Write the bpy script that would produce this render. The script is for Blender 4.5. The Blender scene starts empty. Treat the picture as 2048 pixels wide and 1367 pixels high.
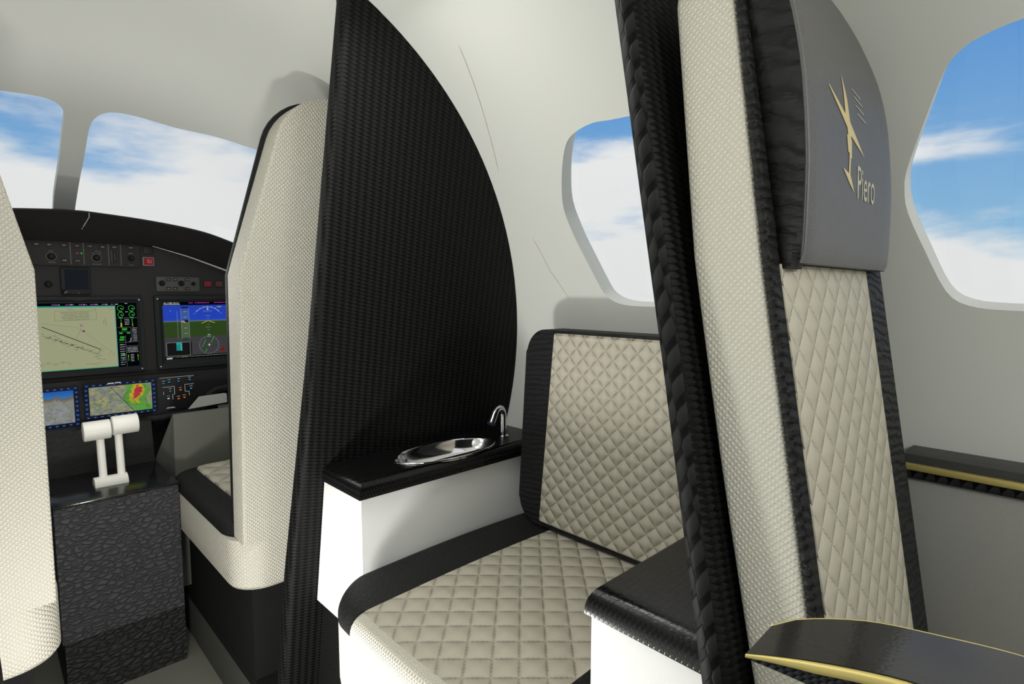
import bpy, bmesh, math, random
from mathutils import Vector, Matrix
from mathutils.geometry import delaunay_2d_cdt
random.seed(7)
PI = math.pi
sc = bpy.context.scene
COL = sc.collection

# ------------------------------------------------------------------ helpers
def lin(c):
    r = []
    for v in c:
        v = v/255.0
        r.append(v/12.92 if v <= 0.04045 else ((v+0.055)/1.055)**2.4)
    return (r[0], r[1], r[2], 1.0)

def interp(x, xs, ys):
    if x <= xs[0]: return ys[0]
    for i in range(1, len(xs)):
        if x <= xs[i]:
            t = (x-xs[i-1])/(xs[i]-xs[i-1])
            return ys[i-1]+t*(ys[i]-ys[i-1])
    return ys[-1]

def smooth_interp(x, xs, ys):
    # Catmull-Rom style (finite difference Hermite)
    if x <= xs[0]: return ys[0]
    if x >= xs[-1]: return ys[-1]
    n = len(xs)
    m = []
    for i in range(n):
        if i == 0: m.append(0.0)
        elif i == n-1: m.append((ys[i]-ys[i-1])/(xs[i]-xs[i-1]))
        else: m.append((ys[i+1]-ys[i-1])/(xs[i+1]-xs[i-1]))
    for i in range(1, n):
        if x <= xs[i]:
            h = xs[i]-xs[i-1]; t = (x-xs[i-1])/h
            return ((2*t**3-3*t*t+1)*ys[i-1]+(t**3-2*t*t+t)*h*m[i-1]
                    + (-2*t**3+3*t*t)*ys[i]+(t**3-t*t)*h*m[i])

def box_uv(bm, rot=None):
    uv = bm.loops.layers.uv.verify()
    for f in bm.faces:
        n = f.normal
        ax = max(range(3), key=lambda i: abs(n[i]))
        for l in f.loops:
            c = l.vert.co
            l[uv].uv = ((c.y, c.z), (c.x, c.z), (c.x, c.y))[ax]

def finish(name, bm, mat, parent=None, smooth=None, uv=True, normals=True):
    if normals: bmesh.ops.recalc_face_normals(bm, faces=bm.faces[:])
    bm.normal_update()
    if uv: box_uv(bm)
    me = bpy.data.meshes.new(name)
    bm.to_mesh(me); bm.free()
    if smooth is not None:
        for p in me.polygons: p.use_smooth = True
        try: me.set_sharp_from_angle(angle=math.radians(smooth))
        except Exception: pass
    me.materials.append(mat)
    o = bpy.data.objects.new(name, me)
    COL.objects.link(o)
    if parent is not None:
        o.parent = parent
        o.matrix_parent_inverse = parent.matrix_world.inverted()
    return o

def tag(o, label=None, cat=None, group=None, kind=None):
    if label: o['label'] = label
    if cat: o['category'] = cat
    if group: o['group'] = group
    if kind: o['kind'] = kind
    return o

def thing(name, label, cat, loc=(0, 0, 0), group=None):
    o = bpy.data.objects.new(name, None)
    o.empty_display_size = 0.05
    o.location = loc
    COL.objects.link(o)
    bpy.context.view_layer.update()
    return tag(o, label, cat, group)

def add_box(bm, x0, x1, y0, y1, z0, z1):
    v = [bm.verts.new(p) for p in ((x0, y0, z0), (x1, y0, z0), (x1, y1, z0), (x0, y1, z0),
                                   (x0, y0, z1), (x1, y0, z1), (x1, y1, z1), (x0, y1, z1))]
    fs = [(0, 3, 2, 1), (4, 5, 6, 7), (0, 1, 5, 4), (1, 2, 6, 5), (2, 3, 7, 6), (3, 0, 4, 7)]
    return [bm.faces.new([v[i] for i in f]) for f in fs]

def box(name, mat, parent, x0, x1, y0, y1, z0, z1, bev=0.0, seg=2):
    bm = bmesh.new()
    add_box(bm, x0, x1, y0, y1, z0, z1)
    if bev > 0:
        bmesh.ops.bevel(bm, geom=bm.edges[:], offset=bev, segments=seg, profile=0.5, affect='EDGES')
    return finish(name, bm, mat, parent, smooth=40 if bev else None)

def loft(bm, rings, cap=True):
    vr = [[bm.verts.new(p) for p in r] for r in rings]
    n = len(rings[0])
    for a, b in zip(vr[:-1], vr[1:]):
        for i in range(n):
            j = (i+1) % n
            bm.faces.new((a[i], a[j], b[j], b[i]))
    if cap:
        bm.faces.new(vr[0][::-1]); bm.faces.new(vr[-1])
    return vr

def tube(bm, pts, r, seg=12, cap=True):
    pts = [Vector(p) for p in pts]
    rings = []
    prev = None
    for i, p in enumerate(pts):
        if i == 0: d = pts[1]-pts[0]
        elif i == len(pts)-1: d = pts[-1]-pts[-2]
        else: d = (pts[i+1]-pts[i]).normalized()+(pts[i]-pts[i-1]).normalized()
        d.normalize()
        if prev is None:
            a = d.orthogonal().normalized()
        else:
            a = (prev-d*prev.dot(d)).normalized()
        prev = a
        b = d.cross(a)
        rr = r[i] if isinstance(r, (list, tuple)) else r
        rings.append([p+a*math.cos(2*PI*k/seg)*rr+b*math.sin(2*PI*k/seg)*rr for k in range(seg)])
    loft(bm, rings, cap)

def cyl(name, mat, parent, p0, p1, r, seg=32, bev=0.0, sm=40):
    bm = bmesh.new()
    p0 = Vector(p0); p1 = Vector(p1); d = (p1-p0).normalized()
    if bev:
        tube(bm, [p0, p0+d*bev*0.3, p0+d*bev, p1-d*bev, p1-d*bev*0.3, p1], [r-bev, r-bev*0.3, r, r, r-bev*0.3, r-bev], seg)
    else:
        tube(bm, [p0, p1], r, seg)
    return finish(name, bm, mat, parent, smooth=sm)

def prism(bm, poly, fn, d0, d1):
    """poly: 2D points, fn(u, v, d) -> 3D; closed prism between depths"""
    a = [bm.verts.new(fn(u, v, d0)) for u, v in poly]
    b = [bm.verts.new(fn(u, v, d1)) for u, v in poly]
    n = len(poly)
    bm.faces.new(a); bm.faces.new(b[::-1])
    for i in range(n):
        j = (i+1) % n
        bm.faces.new((a[i], b[i], b[j], a[j]))
    return a, b

def catmull(pts, n=6):
    out = []
    N = len(pts)
    for i in range(N):
        p0, p1, p2, p3 = pts[i-1], pts[i], pts[(i+1) % N], pts[(i+2) % N]
        for k in range(n):
            t = k/n
            out.append(tuple(0.5*((2*p1[j])+(-p0[j]+p2[j])*t+(2*p0[j]-5*p1[j]+4*p2[j]-p3[j])*t*t
                                  + (-p0[j]+3*p1[j]-3*p2[j]+p3[j])*t**3) for j in range(len(p1))))
    return out

def rrect(x0, x1, y0, y1, r, n=6, corners=(1, 1, 1, 1)):
    """counter clockwise from lower left; corners: ll, lr, ur, ul"""
    out = []
    for (cx, cy, a0, on) in ((x0+r, y0+r, PI, corners[0]), (x1-r, y0+r, 1.5*PI, corners[1]),
                             (x1-r, y1-r, 0, corners[2]), (x0+r, y1-r, 0.5*PI, corners[3])):
        if not on:
            out.append((x0 if cx < (x0+x1)/2 else x1, y0 if cy < (y0+y1)/2 else y1)); continue
        for k in range(n+1):
            a = a0+k/n*PI/2
            out.append((cx+r*math.cos(a), cy+r*math.sin(a)))
    return out

def inside(p, poly):
    c = False; n = len(poly); x, y = p
    for i in range(n):
        x1, y1 = poly[i]; x2, y2 = poly[i-1]
        if (y1 > y) != (y2 > y) and x < (x2-x1)*(y-y1)/(y2-y1)+x1: c = not c
    return c

# ------------------------------------------------------------------ node materials
class NT:
    def __init__(s, name):
        s.m = bpy.data.materials.new(name); s.m.use_nodes = True
        s.t = s.m.node_tree; s.n = s.t.nodes; s.l = s.t.links
        s.b = s.n['Principled BSDF']; s.out = s.n['Material Output']
    def node(s, typ, **kw):
        n = s.n.new(typ)
        for k, v in kw.items(): setattr(n, k, v)
        return n
    def inp(s, n, i, v):
        if hasattr(v, 'is_output') or isinstance(v, bpy.types.NodeSocket): s.l.new(v, n.inputs[i])
        else: n.inputs[i].default_value = v
    def math(s, op, a, b=0.0, c=0.0):
        n = s.node('ShaderNodeMath', operation=op)
        s.inp(n, 0, a); s.inp(n, 1, b)
        if len(n.inputs) > 2: s.inp(n, 2, c)
        return n.outputs[0]
    def sep(s, v):
        n = s.node('ShaderNodeSeparateXYZ'); s.l.new(v, n.inputs[0]); return n.outputs
    def comb(s, x, y, z=0.0):
        n = s.node('ShaderNodeCombineXYZ'); s.inp(n, 0, x); s.inp(n, 1, y); s.inp(n, 2, z); return n.outputs[0]
    def uv(s): return s.node('ShaderNodeTexCoord').outputs['UV']
    def obj(s): return s.node('ShaderNodeTexCoord').outputs['Object']
    def mapping(s, v, scale=(1, 1, 1), rot=(0, 0, 0), loc=(0, 0, 0)):
        n = s.node('ShaderNodeMapping'); s.l.new(v, n.inputs[0])
        n.inputs['Scale'].default_value = scale; n.inputs['Rotation'].default_value = rot
        n.inputs['Location'].default_value = loc
        return n.outputs[0]
    def noise(s, v, scale, detail=3.0, rough=0.5):
        n = s.node('ShaderNodeTexNoise'); s.l.new(v, n.inputs['Vector'])
        n.inputs['Scale'].default_value = scale; n.inputs['Detail'].default_value = detail
        n.inputs['Roughness'].default_value = rough
        return n.outputs[0]
    def voronoi(s, v, scale, feature='DISTANCE_TO_EDGE', rnd=1.0):
        n = s.node('ShaderNodeTexVoronoi', feature=feature); s.l.new(v, n.inputs['Vector'])
        n.inputs['Scale'].default_value = scale; n.inputs['Randomness'].default_value = rnd
        return n.outputs['Distance']
    def mix(s, f, a, b):
        n = s.node('ShaderNodeMix', data_type='RGBA')
        s.inp(n, 0, f); s.inp(n, 6, a); s.inp(n, 7, b); return n.outputs[2]
    def remap(s, v, a, b, c=0.0, d=1.0, smooth=True):
        n = s.node('ShaderNodeMapRange', interpolation_type='SMOOTHSTEP' if smooth else 'LINEAR')
        s.inp(n, 0, v); s.inp(n, 1, a); s.inp(n, 2, b); s.inp(n, 3, c); s.inp(n, 4, d); return n.outputs[0]
    def bump(s, h, dist, strength=1.0, prev=None):
        n = s.node('ShaderNodeBump'); s.l.new(h, n.inputs['Height'])
        n.inputs['Distance'].default_value = dist; n.inputs['Strength'].default_value = strength
        if prev is not None: s.l.new(prev, n.inputs['Normal'])
        s.l.new(n.outputs[0], s.b.inputs['Normal']); return n.outputs[0]
    def set(s, color=None, rough=None, metal=None, spec=None, coat=None, sheen=None):
        if color is not None: s.inp(s.b, 'Base Color', color)
        if rough is not None: s.inp(s.b, 'Roughness', rough)
        if metal is not None: s.inp(s.b, 'Metallic', metal)
        if spec is not None: s.inp(s.b, 'Specular IOR Level', spec)
        if coat is not None:
            s.b.inputs['Coat Weight'].default_value = coat; s.b.inputs['Coat Roughness'].default_value = 0.05
        return s.m

def plain(name, rgb, rough=0.6, metal=0.0, spec=0.5, coat=None):
    n = NT(name); return n.set(lin(rgb), rough, metal, spec, coat)

def weave(name, cell=0.0055, dist=0.0012, rgb=(212, 208, 194), low=(198, 194, 180)):
    n = NT(name)
    v = n.mapping(n.uv(), scale=(1/cell, 1/cell, 1), rot=(0, 0, math.radians(45)))
    x, y, z = n.sep(v)
    a = n.math('MULTIPLY', n.math('PINGPONG', x, 0.5), 2.0)
    b = n.math('MULTIPLY', n.math('PINGPONG', y, 0.5), 2.0)
    h = n.remap(n.math('MINIMUM', a, b), 0.0, 0.75)
    c = n.mix(n.remap(h, 0.0, 0.5), lin(low), lin(rgb))
    n.bump(h, dist)
    return n.set(c, 0.65, spec=0.3)

def carbon(name, pw=0.040, ch=0.0088, swap=False, hi=(31, 31, 31), lo=(0, 0, 0), rough=0.6, dist=0.0012, spec=0.15, grad=1.0):
    """interlocking slanted teeth in two half-offset layers (woven carbon); pw = period over two columns"""
    n = NT(name)
    x, y, z = n.sep(n.uv())
    if swap: x, y = y, x
    def layer(o):
        f = n.math('FRACT', n.math('ADD', n.math('DIVIDE', x, pw), o))
        g = n.math('FRACT', n.math('ADD', n.math('ADD', n.math('DIVIDE', y, ch), o), n.math('MULTIPLY', f, 0.55)))
        half = n.math('MULTIPLY', n.remap(f, 0.0, 0.26, 0.06, 0.54, False), n.remap(f, 0.36, 0.68, 1.0, 0.0, False))
        d = n.math('SUBTRACT', half, n.math('ABSOLUTE', n.math('SUBTRACT', g, 0.5)))
        k = n.remap(d, 0.0, 0.16)
        k = n.math('MULTIPLY', k, n.remap(f, 0.0, 0.42, 1.0-grad, 1.0, False))
        return n.math('MULTIPLY', k, n.remap(g, 0.0, 0.75, 0.50, 1.0, False))
    k = n.math('MAXIMUM', layer(0.0), layer(0.5))
    c = n.mix(k, lin(lo), lin(hi))
    n.bump(k, dist)
    return n.set(c, rough, spec=spec)

def leather(name, rgb=(32, 32, 33), scale=70, dist=0.004, rough=0.42, stretch=(1, 1.5, 1), spec=0.4, dark=None):
    n = NT(name)
    o = n.obj()
    w = n.mapping(o, scale=stretch)
    warp = n.noise(w, 25, 2)
    ad = n.node('ShaderNodeVectorMath', operation='MULTIPLY_ADD')
    n.l.new(n.comb(warp, warp, warp), ad.inputs[0]); ad.inputs[1].default_value = (0.02, 0.02, 0.02)
    n.l.new(w, ad.inputs[2])
    d = n.voronoi(ad.outputs[0], scale)
    h = n.remap(d, 0.0, 0.25)
    h2 = n.noise(w, scale*2.5, 2)
    hh = n.math('ADD', h, n.math('MULTIPLY', h2, 0.25))
    n.bump(hh, dist, 0.9)
    c = n.mix(h, lin(dark or tuple(int(v*0.75) for v in rgb)), lin(rgb))
    return n.set(c, rough, spec=spec)

def pleat(name, per=0.013, rgb=(34, 34, 35), dist=0.0042, axis=1, slope=0.15, rough=0.6):
    """gathered leather: folds running across the strip"""
    n = NT(name)
    x, y, z = n.sep(n.uv())
    base = y if axis == 1 else x
    other = x if axis == 1 else y
    wob = n.noise(n.comb(n.math('MULTIPLY', x, 18.0), n.math('MULTIPLY', y, 40.0)), 1.0, 3, 0.6)
    t = n.math('ADD', n.math('DIVIDE', base, per), n.math('MULTIPLY', other, slope/per))
    t = n.math('ADD', t, n.math('MULTIPLY', wob, 2.2))
    h = n.math('SINE', n.math('MULTIPLY', t, PI*2))
    h = n.math('POWER', n.math('MULTIPLY', n.math('ADD', h, 1.0), 0.5), 0.6)
    n.bump(h, dist, 0.9)
    c = n.mix(h, lin(tuple(int(v*0.6) for v in rgb)), lin(rgb))
    return n.set(c, rough, spec=0.22)

def quilt(name, du, dv, rgb=(186, 180, 163), low=(176, 170, 153), dist=0.009, off=(0, 0)):
    """diamond stitched padding; du,dv = full diamond width/height in metres; uv in metres"""
    n = NT(name)
    x, y, z = n.sep(n.uv())
    # puffed diamonds; the zigzag stitch only moves the seam
    wob = n.math('MULTIPLY', n.math('PINGPONG', n.math('MULTIPLY', y, 150.0), 0.5), 0.10)
    a = n.math('ADD', n.math('DIVIDE', n.math('ADD', x, off[0]), du), n.math('DIVIDE', n.math('ADD', y, off[1]), dv))
    b = n.math('SUBTRACT', n.math('DIVIDE', n.math('ADD', x, off[0]), du), n.math('DIVIDE', n.math('ADD', y, off[1]), dv))
    fa = n.math('MULTIPLY', n.math('PINGPONG', a, 0.5), 2.0)
    fb = n.math('MULTIPLY', n.math('PINGPONG', b, 0.5), 2.0)
    wa = n.math('MULTIPLY', n.math('PINGPONG', n.math('ADD', a, wob), 0.5), 2.0)
    wb = n.math('MULTIPLY', n.math('PINGPONG', n.math('ADD', b, wob), 0.5), 2.0)
    m = n.math('MINIMUM', wa, wb)
    puff = n.math('POWER', n.math('MULTIPLY', n.math('SINE', n.math('MULTIPLY', fa, PI/2)),
                                  n.math('SINE', n.math('MULTIPLY', fb, PI/2))), 0.75)
    puff = n.math('ADD', puff, n.math('MULTIPLY', n.remap(m, 0.0, 0.12), 0.14))
    n.bump(puff, dist, 1.0)
    c = n.mix(n.remap(m, 0.0, 0.10), lin(low), lin(rgb))
    return n.set(c, 0.6, spec=0.3)

M = {}
M['wall'] = plain('cabin_lining', (211, 212, 206), 0.75, spec=0.25)
M['cream'] = weave('cream_diamond_weave')
M['cream_small'] = weave('cream_fine_weave', cell=0.0080, dist=0.0019)
M['carbon'] = carbon('black_carbon_weave')
M['carbon_edge'] = carbon('black_carbon_edge_weave', pw=0.062, ch=0.017, swap=True, grad=0.75, hi=(44, 44, 45))
M['carbon_top'] = carbon('carbon_worktop_weave', pw=0.024, ch=0.008, swap=True, hi=(30, 30, 30), lo=(6, 6, 6), dist=0.0002, rough=0.25, spec=0.25)
M['carbon_fine'] = carbon('carbon_fine_rib', pw=0.014, ch=0.006, hi=(32, 32, 32), lo=(8, 8, 8), dist=0.0008)
M['leather'] = leather('black_grain_leather')
M['leather_ped'] = leather('black_pebbled_leather', rgb=(68, 69, 71), scale=36, dist=0.004, stretch=(1, 1, 1.9), rough=0.55, dark=(54, 55, 57), spec=0.3)
M['leather_low'] = leather('black_lower_leather', rgb=(34, 34, 34), scale=30, dist=0.004, stretch=(1, 1, 1.9), rough=0.6)
M['leather_seat'] = leather('black_seat_leather', rgb=(32, 32, 32), scale=80, dist=0.0007, rough=0.6, spec=0.2)
M['grey_leather'] = leather('grey_side_leather', rgb=(160, 159, 154), scale=240, dist=0.00012, rough=0.6, dark=(158, 157, 152))
M['pleat'] = pleat('black_gathered_leather')
M['pleat_soft'] = pleat('black_soft_gathers', per=0.03, rgb=(34, 34, 34), dist=0.0025, slope=-0.25)
M['pleat_fine'] = pleat('black_fine_gathers', per=0.014, rgb=(34, 34, 35), dist=0.0012, slope=0.1)
M['quilt_large'] = quilt('quilted_cockpit_cushion', 0.12, 0.12, dist=0.014)
M['quilt_back'] = quilt('quilted_backrest', 0.046, 0.046, dist=0.0075)
M['quilt_cushion'] = quilt('quilted_cushion', 0.068, 0.068, off=(0.02, 0.01))
M['quilt_pass'] = quilt('quilted_seat_front', 0.048, 0.048, dist=0.004)
M['white'] = plain('white_laminate', (238, 238, 236), 0.5, spec=0.3)
M['head'] = leather('charcoal_headrest_leather', rgb=(96, 95, 94), scale=260, dist=0.0002, rough=0.5, dark=(92, 91, 90), spec=0.35)
M['gold'] = plain('gold_trim', (214, 196, 122), 0.38, metal=0.55)
M['gold_ink'] = plain('gold_print', (206, 186, 130), 0.5, metal=0.0)
M['pale_ink'] = plain('pale_print', (190, 184, 160), 0.5)
M['chrome'] = plain('polished_chrome', (225, 225, 228), 0.07, metal=1.0)
M['lever'] = plain('ivory_lever', (246, 245, 236), 0.45, spec=0.4)
M['panel'] = plain('panel_charcoal', (40, 39, 38), 0.7, spec=0.2)
M['panel_dk'] = plain('panel_black', (26, 27, 28), 0.6, spec=0.25)
M['bezel'] = plain('bezel_dark', (32, 34, 36), 0.6, spec=0.15)
M['knob'] = plain('knob_black', (20, 20, 20), 0.6, spec=0.15)
M['button'] = plain('button_dark', (34, 33, 32), 0.6, spec=0.2)
M['ink'] = plain('panel_legend', (126, 122, 112), 0.7, spec=0.1)
M['strip'] = plain('light_grey_trim', (168, 168, 172), 0.4)
M['glare'] = leather('glareshield_leather', rgb=(31, 29, 28), scale=170, dist=0.0006, rough=0.8, stretch=(0.6, 1, 2), spec=0.15)
M['ledge'] = leather('ledge_black', rgb=(64, 64, 62), scale=200, dist=0.0001, rough=0.5, dark=(60, 60, 58))
M['frame'] = plain('dim_grey_frame', (104, 100, 96), 0.5)
M['grey'] = plain('grey_moulding', (104, 105, 98), 0.7, spec=0.2)
M['grey_floor'] = plain('grey_carpet', (120, 120, 110), 0.9, spec=0.1)
M['grey_kick'] = plain('grey_kick_panel', (84, 84, 78), 0.9, spec=0.1)
M['black_carpet'] = plain('black_carpet', (30, 30, 29), 0.9, spec=0.1)
M['navy'] = plain('navy_piping', (36, 40, 62), 0.4)
M['piping'] = plain('grey_piping', (96, 96, 96), 0.4)
n = NT('gloss_black'); 
o = n.obj(); d = n.voronoi(n.mapping(o, scale=(1, 1, 1)), 150)
n.bump(n.remap(d, 0, 0.3), 0.0001, 0.15)
M['gloss'] = n.set(lin((44, 43, 41)), 0.10, spec=0.3)
n = NT('pedestal_gloss_top')
d = n.noise(n.mapping(n.obj(), scale=(1, 3, 1)), 60, 3)
n.bump(d, 0.001, 0.4)
M['ped_top'] = n.set(lin((24, 25, 26)), 0.14, spec=0.8)
# window glass
n = NT('window_glass')
tr = n.node('ShaderNodeBsdfTransparent'); tr.inputs[0].default_value = (0.98, 0.985, 0.985, 1)
gl = n.node('ShaderNodeBsdfGlossy'); gl.inputs['Roughness'].default_value = 0.02
lw = n.node('ShaderNodeLayerWeight'); lw.inputs[0].default_value = 0.5
fac = n.math('ADD', 0.02, n.math('MULTIPLY', n.math('POWER', lw.outputs['Facing'], 4.0), 0.30))
mx = n.node('ShaderNodeMixShader')
n.l.new(fac, mx.inputs[0]); n.l.new(tr.outputs[0], mx.inputs[1]); n.l.new(gl.outputs[0], mx.inputs[2])
n.l.new(mx.outputs[0], n.out.inputs[0])
M['glass'] = n.m
# screen (self lit) with per-face colours
n = NT('lit_screen')
ca = n.node('ShaderNodeVertexColor', layer_name='Col')
n.set((0.01, 0.01, 0.01, 1), 0.6, spec=0.02)
n.l.new(ca.outputs[0], n.b.inputs['Emission Color']); n.b.inputs['Emission Strength'].default_value = 0.95
M['screen'] = n.m
# map-like lit screen
def map_screen(name, mode):
    n = NT(name)
    x, y, z = n.sep(n.uv())
    v = n.mapping(n.uv(), scale=(1, 1.6, 1))
    a = n.noise(v, 30, 5, 0.7)
    b = n.noise(n.mapping(n.uv(), loc=(3, 1, 0)), 45, 4, 0.7)
    lines = n.remap(n.math('ABSOLUTE', n.math('SUBTRACT', n.noise(v, 16, 6, 0.65), 0.5)), 0.0, 0.012)
    land = n.mix(n.remap(a, 0.42, 0.6), lin((166, 166, 118)) if mode else lin((140, 146, 130)), lin((120, 138, 128)) if mode else lin((150, 158, 160)))
    land = n.mix(n.remap(b, 0.52, 0.66), land, lin((150, 132, 150)))
    if mode == 1:
        # radar return
        dz = n.math('MULTIPLY', n.math('SUBTRACT', y, 1.012), 0.55); dx = n.math('SUBTRACT', x, n.math('ADD', 0.470, n.math('MULTIPLY', n.math('SINE', n.math('MULTIPLY', y, 75.0)), 0.007)))
        r = n.math('SQRT', n.math('ADD', n.math('MULTIPLY', dx, dx), n.math('MULTIPLY', dz, dz)))
        r = n.math('ADD', r, n.math('MULTIPLY', n.math('SUBTRACT', a, 0.5), 0.05))
        land = n.mix(n.remap(r, 0.050, 0.038), land, lin((96, 160, 62)))
        land = n.mix(n.remap(r, 0.028, 0.020), land, lin((196, 190, 40)))
        land = n.mix(n.remap(r, 0.017, 0.012), land, lin((196, 52, 62)))
        land = n.mix(n.math('MULTIPLY', n.remap(x, 0.44, 0.49), n.remap(y, 0.975, 0.945)), land, lin((92, 168, 66)))
        c = n.mix(lines, lin((40, 46, 50)), land)
    else:
        hz = n.math('ADD', 0.993, n.math('MULTIPLY', n.noise(n.comb(x, 0.0, 0.0), 28, 4, 0.6), 0.05))
        t = n.math('SUBTRACT', y, hz)
        land = n.mix(n.remap(t, -0.02, 0.0), land, lin((120, 96, 66)))
        c = n.mix(lines, lin((80, 84, 92)), land)
        sky = n.mix(n.remap(y, 1.0, 1.05), lin((60, 130, 190)), lin((20, 92, 180)))
        c = n.mix(n.remap(t, -0.001, 0.001), c, sky)
    n.set((0.01, 0.01, 0.01, 1), 0.5, spec=0.08)
    n.l.new(c, n.b.inputs['Emission Color']); n.b.inputs['Emission Strength'].default_value = 0.75
    return n.m
M['map_a'] = map_screen('terrain_screen', 0)
M['map_b'] = map_screen('weather_map_screen', 1)

# ------------------------------------------------------------------ fuselage shell
XC, ZC, A0, B0 = 0.30, 1.138, 0.965, 0.998
NY = [1.7, 2.2, 2.6, 2.8, 3.0, 3.2, 3.4, 3.6, 3.8, 3.95]
NA = [.965, .96, .935, .91, .87, .81, .72, .6, .42, .2]
NB = [.998, .99, .95, .90, .80, .67, .52, .38, .24, .1]
def ab(y):
    if y < 1.8: return A0, B0
    return interp(y, NY, NA), interp(y, NY, NB)
def ab_s(y):
    if y <= NY[0]: return A0, B0
    return smooth_interp(y, NY, NA), smooth_interp(y, NY, NB)
def S(phi, y, off=0.0):
    a, b = ab_s(y)
    p = Vector((XC+a*math.cos(phi), y, ZC+b*math.sin(phi)))
    if off:
        p = p+Nrm(phi, y)*off
    return p
def Nrm(phi, y):
    e = 1e-3
    du = S(phi+e, y)-S(phi-e, y); dv = S(phi, y+e)-S(phi, y-e)
    n = du.cross(dv); n.normalize()
    c = Vector((XC, y, ZC))
    if n.dot(S(phi, y)-c) < 0: n = -n
    return n
R_ = math.radians
def wall_z(x, side=1):     # upper shell height at x (cabin)
    return ZC+B0*math.sqrt(max(0, 1-((x-XC)/A0)**2))
def wall_x(z):
    return XC+A0*math.sqrt(max(0, 1-((z-ZC)/B0)**2))

def shell(name, f0, f1, y0, y1, holes, th=0.045, df=3.0, dy=0.07, kind='structure'):
    """skin with window openings; param (phi deg, y). holes: closed loops"""
    nf = max(2, int(round((f1-f0)/df))); ny = max(2, int(round((y1-y0)/dy)))
    k = 60.0      # degrees per unit so both parameters have similar size
    pts = []; edges = []
    for i in range(nf+1):
        for j in range(ny+1):
            pts.append(((f0+(f1-f0)*i/nf)/k, y0+(y1-y0)*j/ny))
    hol = []
    for h in holes:
        hp = [(p[0]/k, p[1]) for p in h]; hol.append(hp)
    keep = []
    for p in pts:
        bad = False
        for hp in hol:
            if inside(p, hp) or min((p[0]-q[0])**2+(p[1]-q[1])**2 for q in hp) < 0.012**2: bad = True
        if not bad: keep.append(p)
    pts = keep
    for hp in hol:
        s = len(pts); pts += hp
        edges += [(s+i, s+(i+1) % len(hp)) for i in range(len(hp))]
    vs, es, fs, ov, oe, of = delaunay_2d_cdt([Vector(p) for p in pts], edges, [], 0, 1e-6)
    tri = []
    for f in fs:
        cx = sum(vs[i].x for i in f)/len(f); cy = sum(vs[i].y for i in f)/len(f)
        if not any(inside((cx, cy), hp) for hp in hol): tri.append(list(f))
    bm = bmesh.new()
    prm = []
    vin = []; vout = []
    for v in vs:
        ph = R_(v.x*k); vin.append(bm.verts.new(S(ph, v.y)))
    for v in vs:
        ph = R_(v.x*k); vout.append(bm.verts.new(S(ph, v.y, th)))
    uvl = bm.loops.layers.uv.verify()
    for f in tri:
        ff = bm.faces.new([vin[i] for i in f]); ff.smooth = True
        ff.normal_update()
        c = ff.calc_center_median(); 
        if ff.normal.dot(c-Vector((XC, c.y, ZC))) > 0: ff.normal_flip()
        ff = bm.faces.new([vout[i] for i in f]); ff.smooth = True
        ff.normal_update()
        if ff.normal.dot(c-Vector((XC, c.y, ZC))) < 0: ff.normal_flip()
    # reveals and rims: boundary edges of the inner skin
    cnt = {}
    for f in tri:
        for i in range(3):
            e = (f[i], f[(i+1) % 3]); key = (min(e), max(e)); cnt[key] = cnt.get(key, 0)+1
    for (i, j), c in cnt.items():
        if c == 1:
            ff = bm.faces.new((vin[i], vin[j], vout[j], vout[i]))
            ff.smooth = False
    me = bpy.data.meshes.new(name)
    nin = len(vs)
    bm.verts.index_update()
    bm.to_mesh(me); bm.free()
    # analytic normals on the curved skins, flat on the reveals
    norms = []
    nv = [Nrm(R_(v.x*k), v.y) for v in vs]
    for p in me.polygons:
        idx = list(p.vertices)
        allin = all(i < nin for i in idx); allout = all(i >= nin for i in idx)
        for i in idx:
            if allin: norms.append(-nv[i])
            elif allout: norms.append(nv[i-nin])
            else: norms.append(p.normal.copy())
    me.normals_split_custom_set([tuple(q) for q in norms])
    me.materials.append(M['wall'])
    o = bpy.data.objects.new(name, me); COL.objects.link(o)
    o['kind'] = kind
    return o

def pane(name, loop, off=0.036, thick=0.004, step=None):
    k = 60.0
    hp = [(p[0]/k, p[1]) for p in loop]
    pts = list(hp); edges = [(i, (i+1) % len(hp)) for i in range(len(hp))]
    fx = [p[0] for p in hp]; fy = [p[1] for p in hp]
    st = 0.05
    x = min(fx)
    while x < max(fx):
        y = min(fy)
        while y < max(fy):
            if inside((x, y), hp) and min((x-q[0])**2+(y-q[1])**2 for q in hp) > 0.02**2: pts.append((x, y))
            y += st
        x += st
    vs, es, fs, ov, oe, of = delaunay_2d_cdt([Vector(p) for p in pts], edges, [], 0, 1e-6)
    bm = bmesh.new()
    a = [bm.verts.new(S(R_(v.x*k), v.y, off)) for v in vs]
    b = [bm.verts.new(S(R_(v.x*k), v.y, off+thick)) for v in vs]
    cnt = {}
    for f in fs:
        cx = sum(vs[i].x for i in f)/len(f); cy = sum(vs[i].y for i in f)/len(f)
        if not inside((cx, cy), hp): continue
        bm.faces.new([a[i] for i in f]); bm.faces.new([b[i] for i in f][::-1])
        for i in range(3):
            e = (f[i], f[(i+1) % 3]); key = (min(e), max(e)); cnt[key] = cnt.get(key, 0)+1
    for (i, j), c in cnt.items():
        if c == 1: bm.faces.new((a[i], a[j], b[j], b[i]))
    o = finish(name, bm, M['glass'], None, smooth=40)
    o['kind'] = 'structure'
    return o

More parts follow.
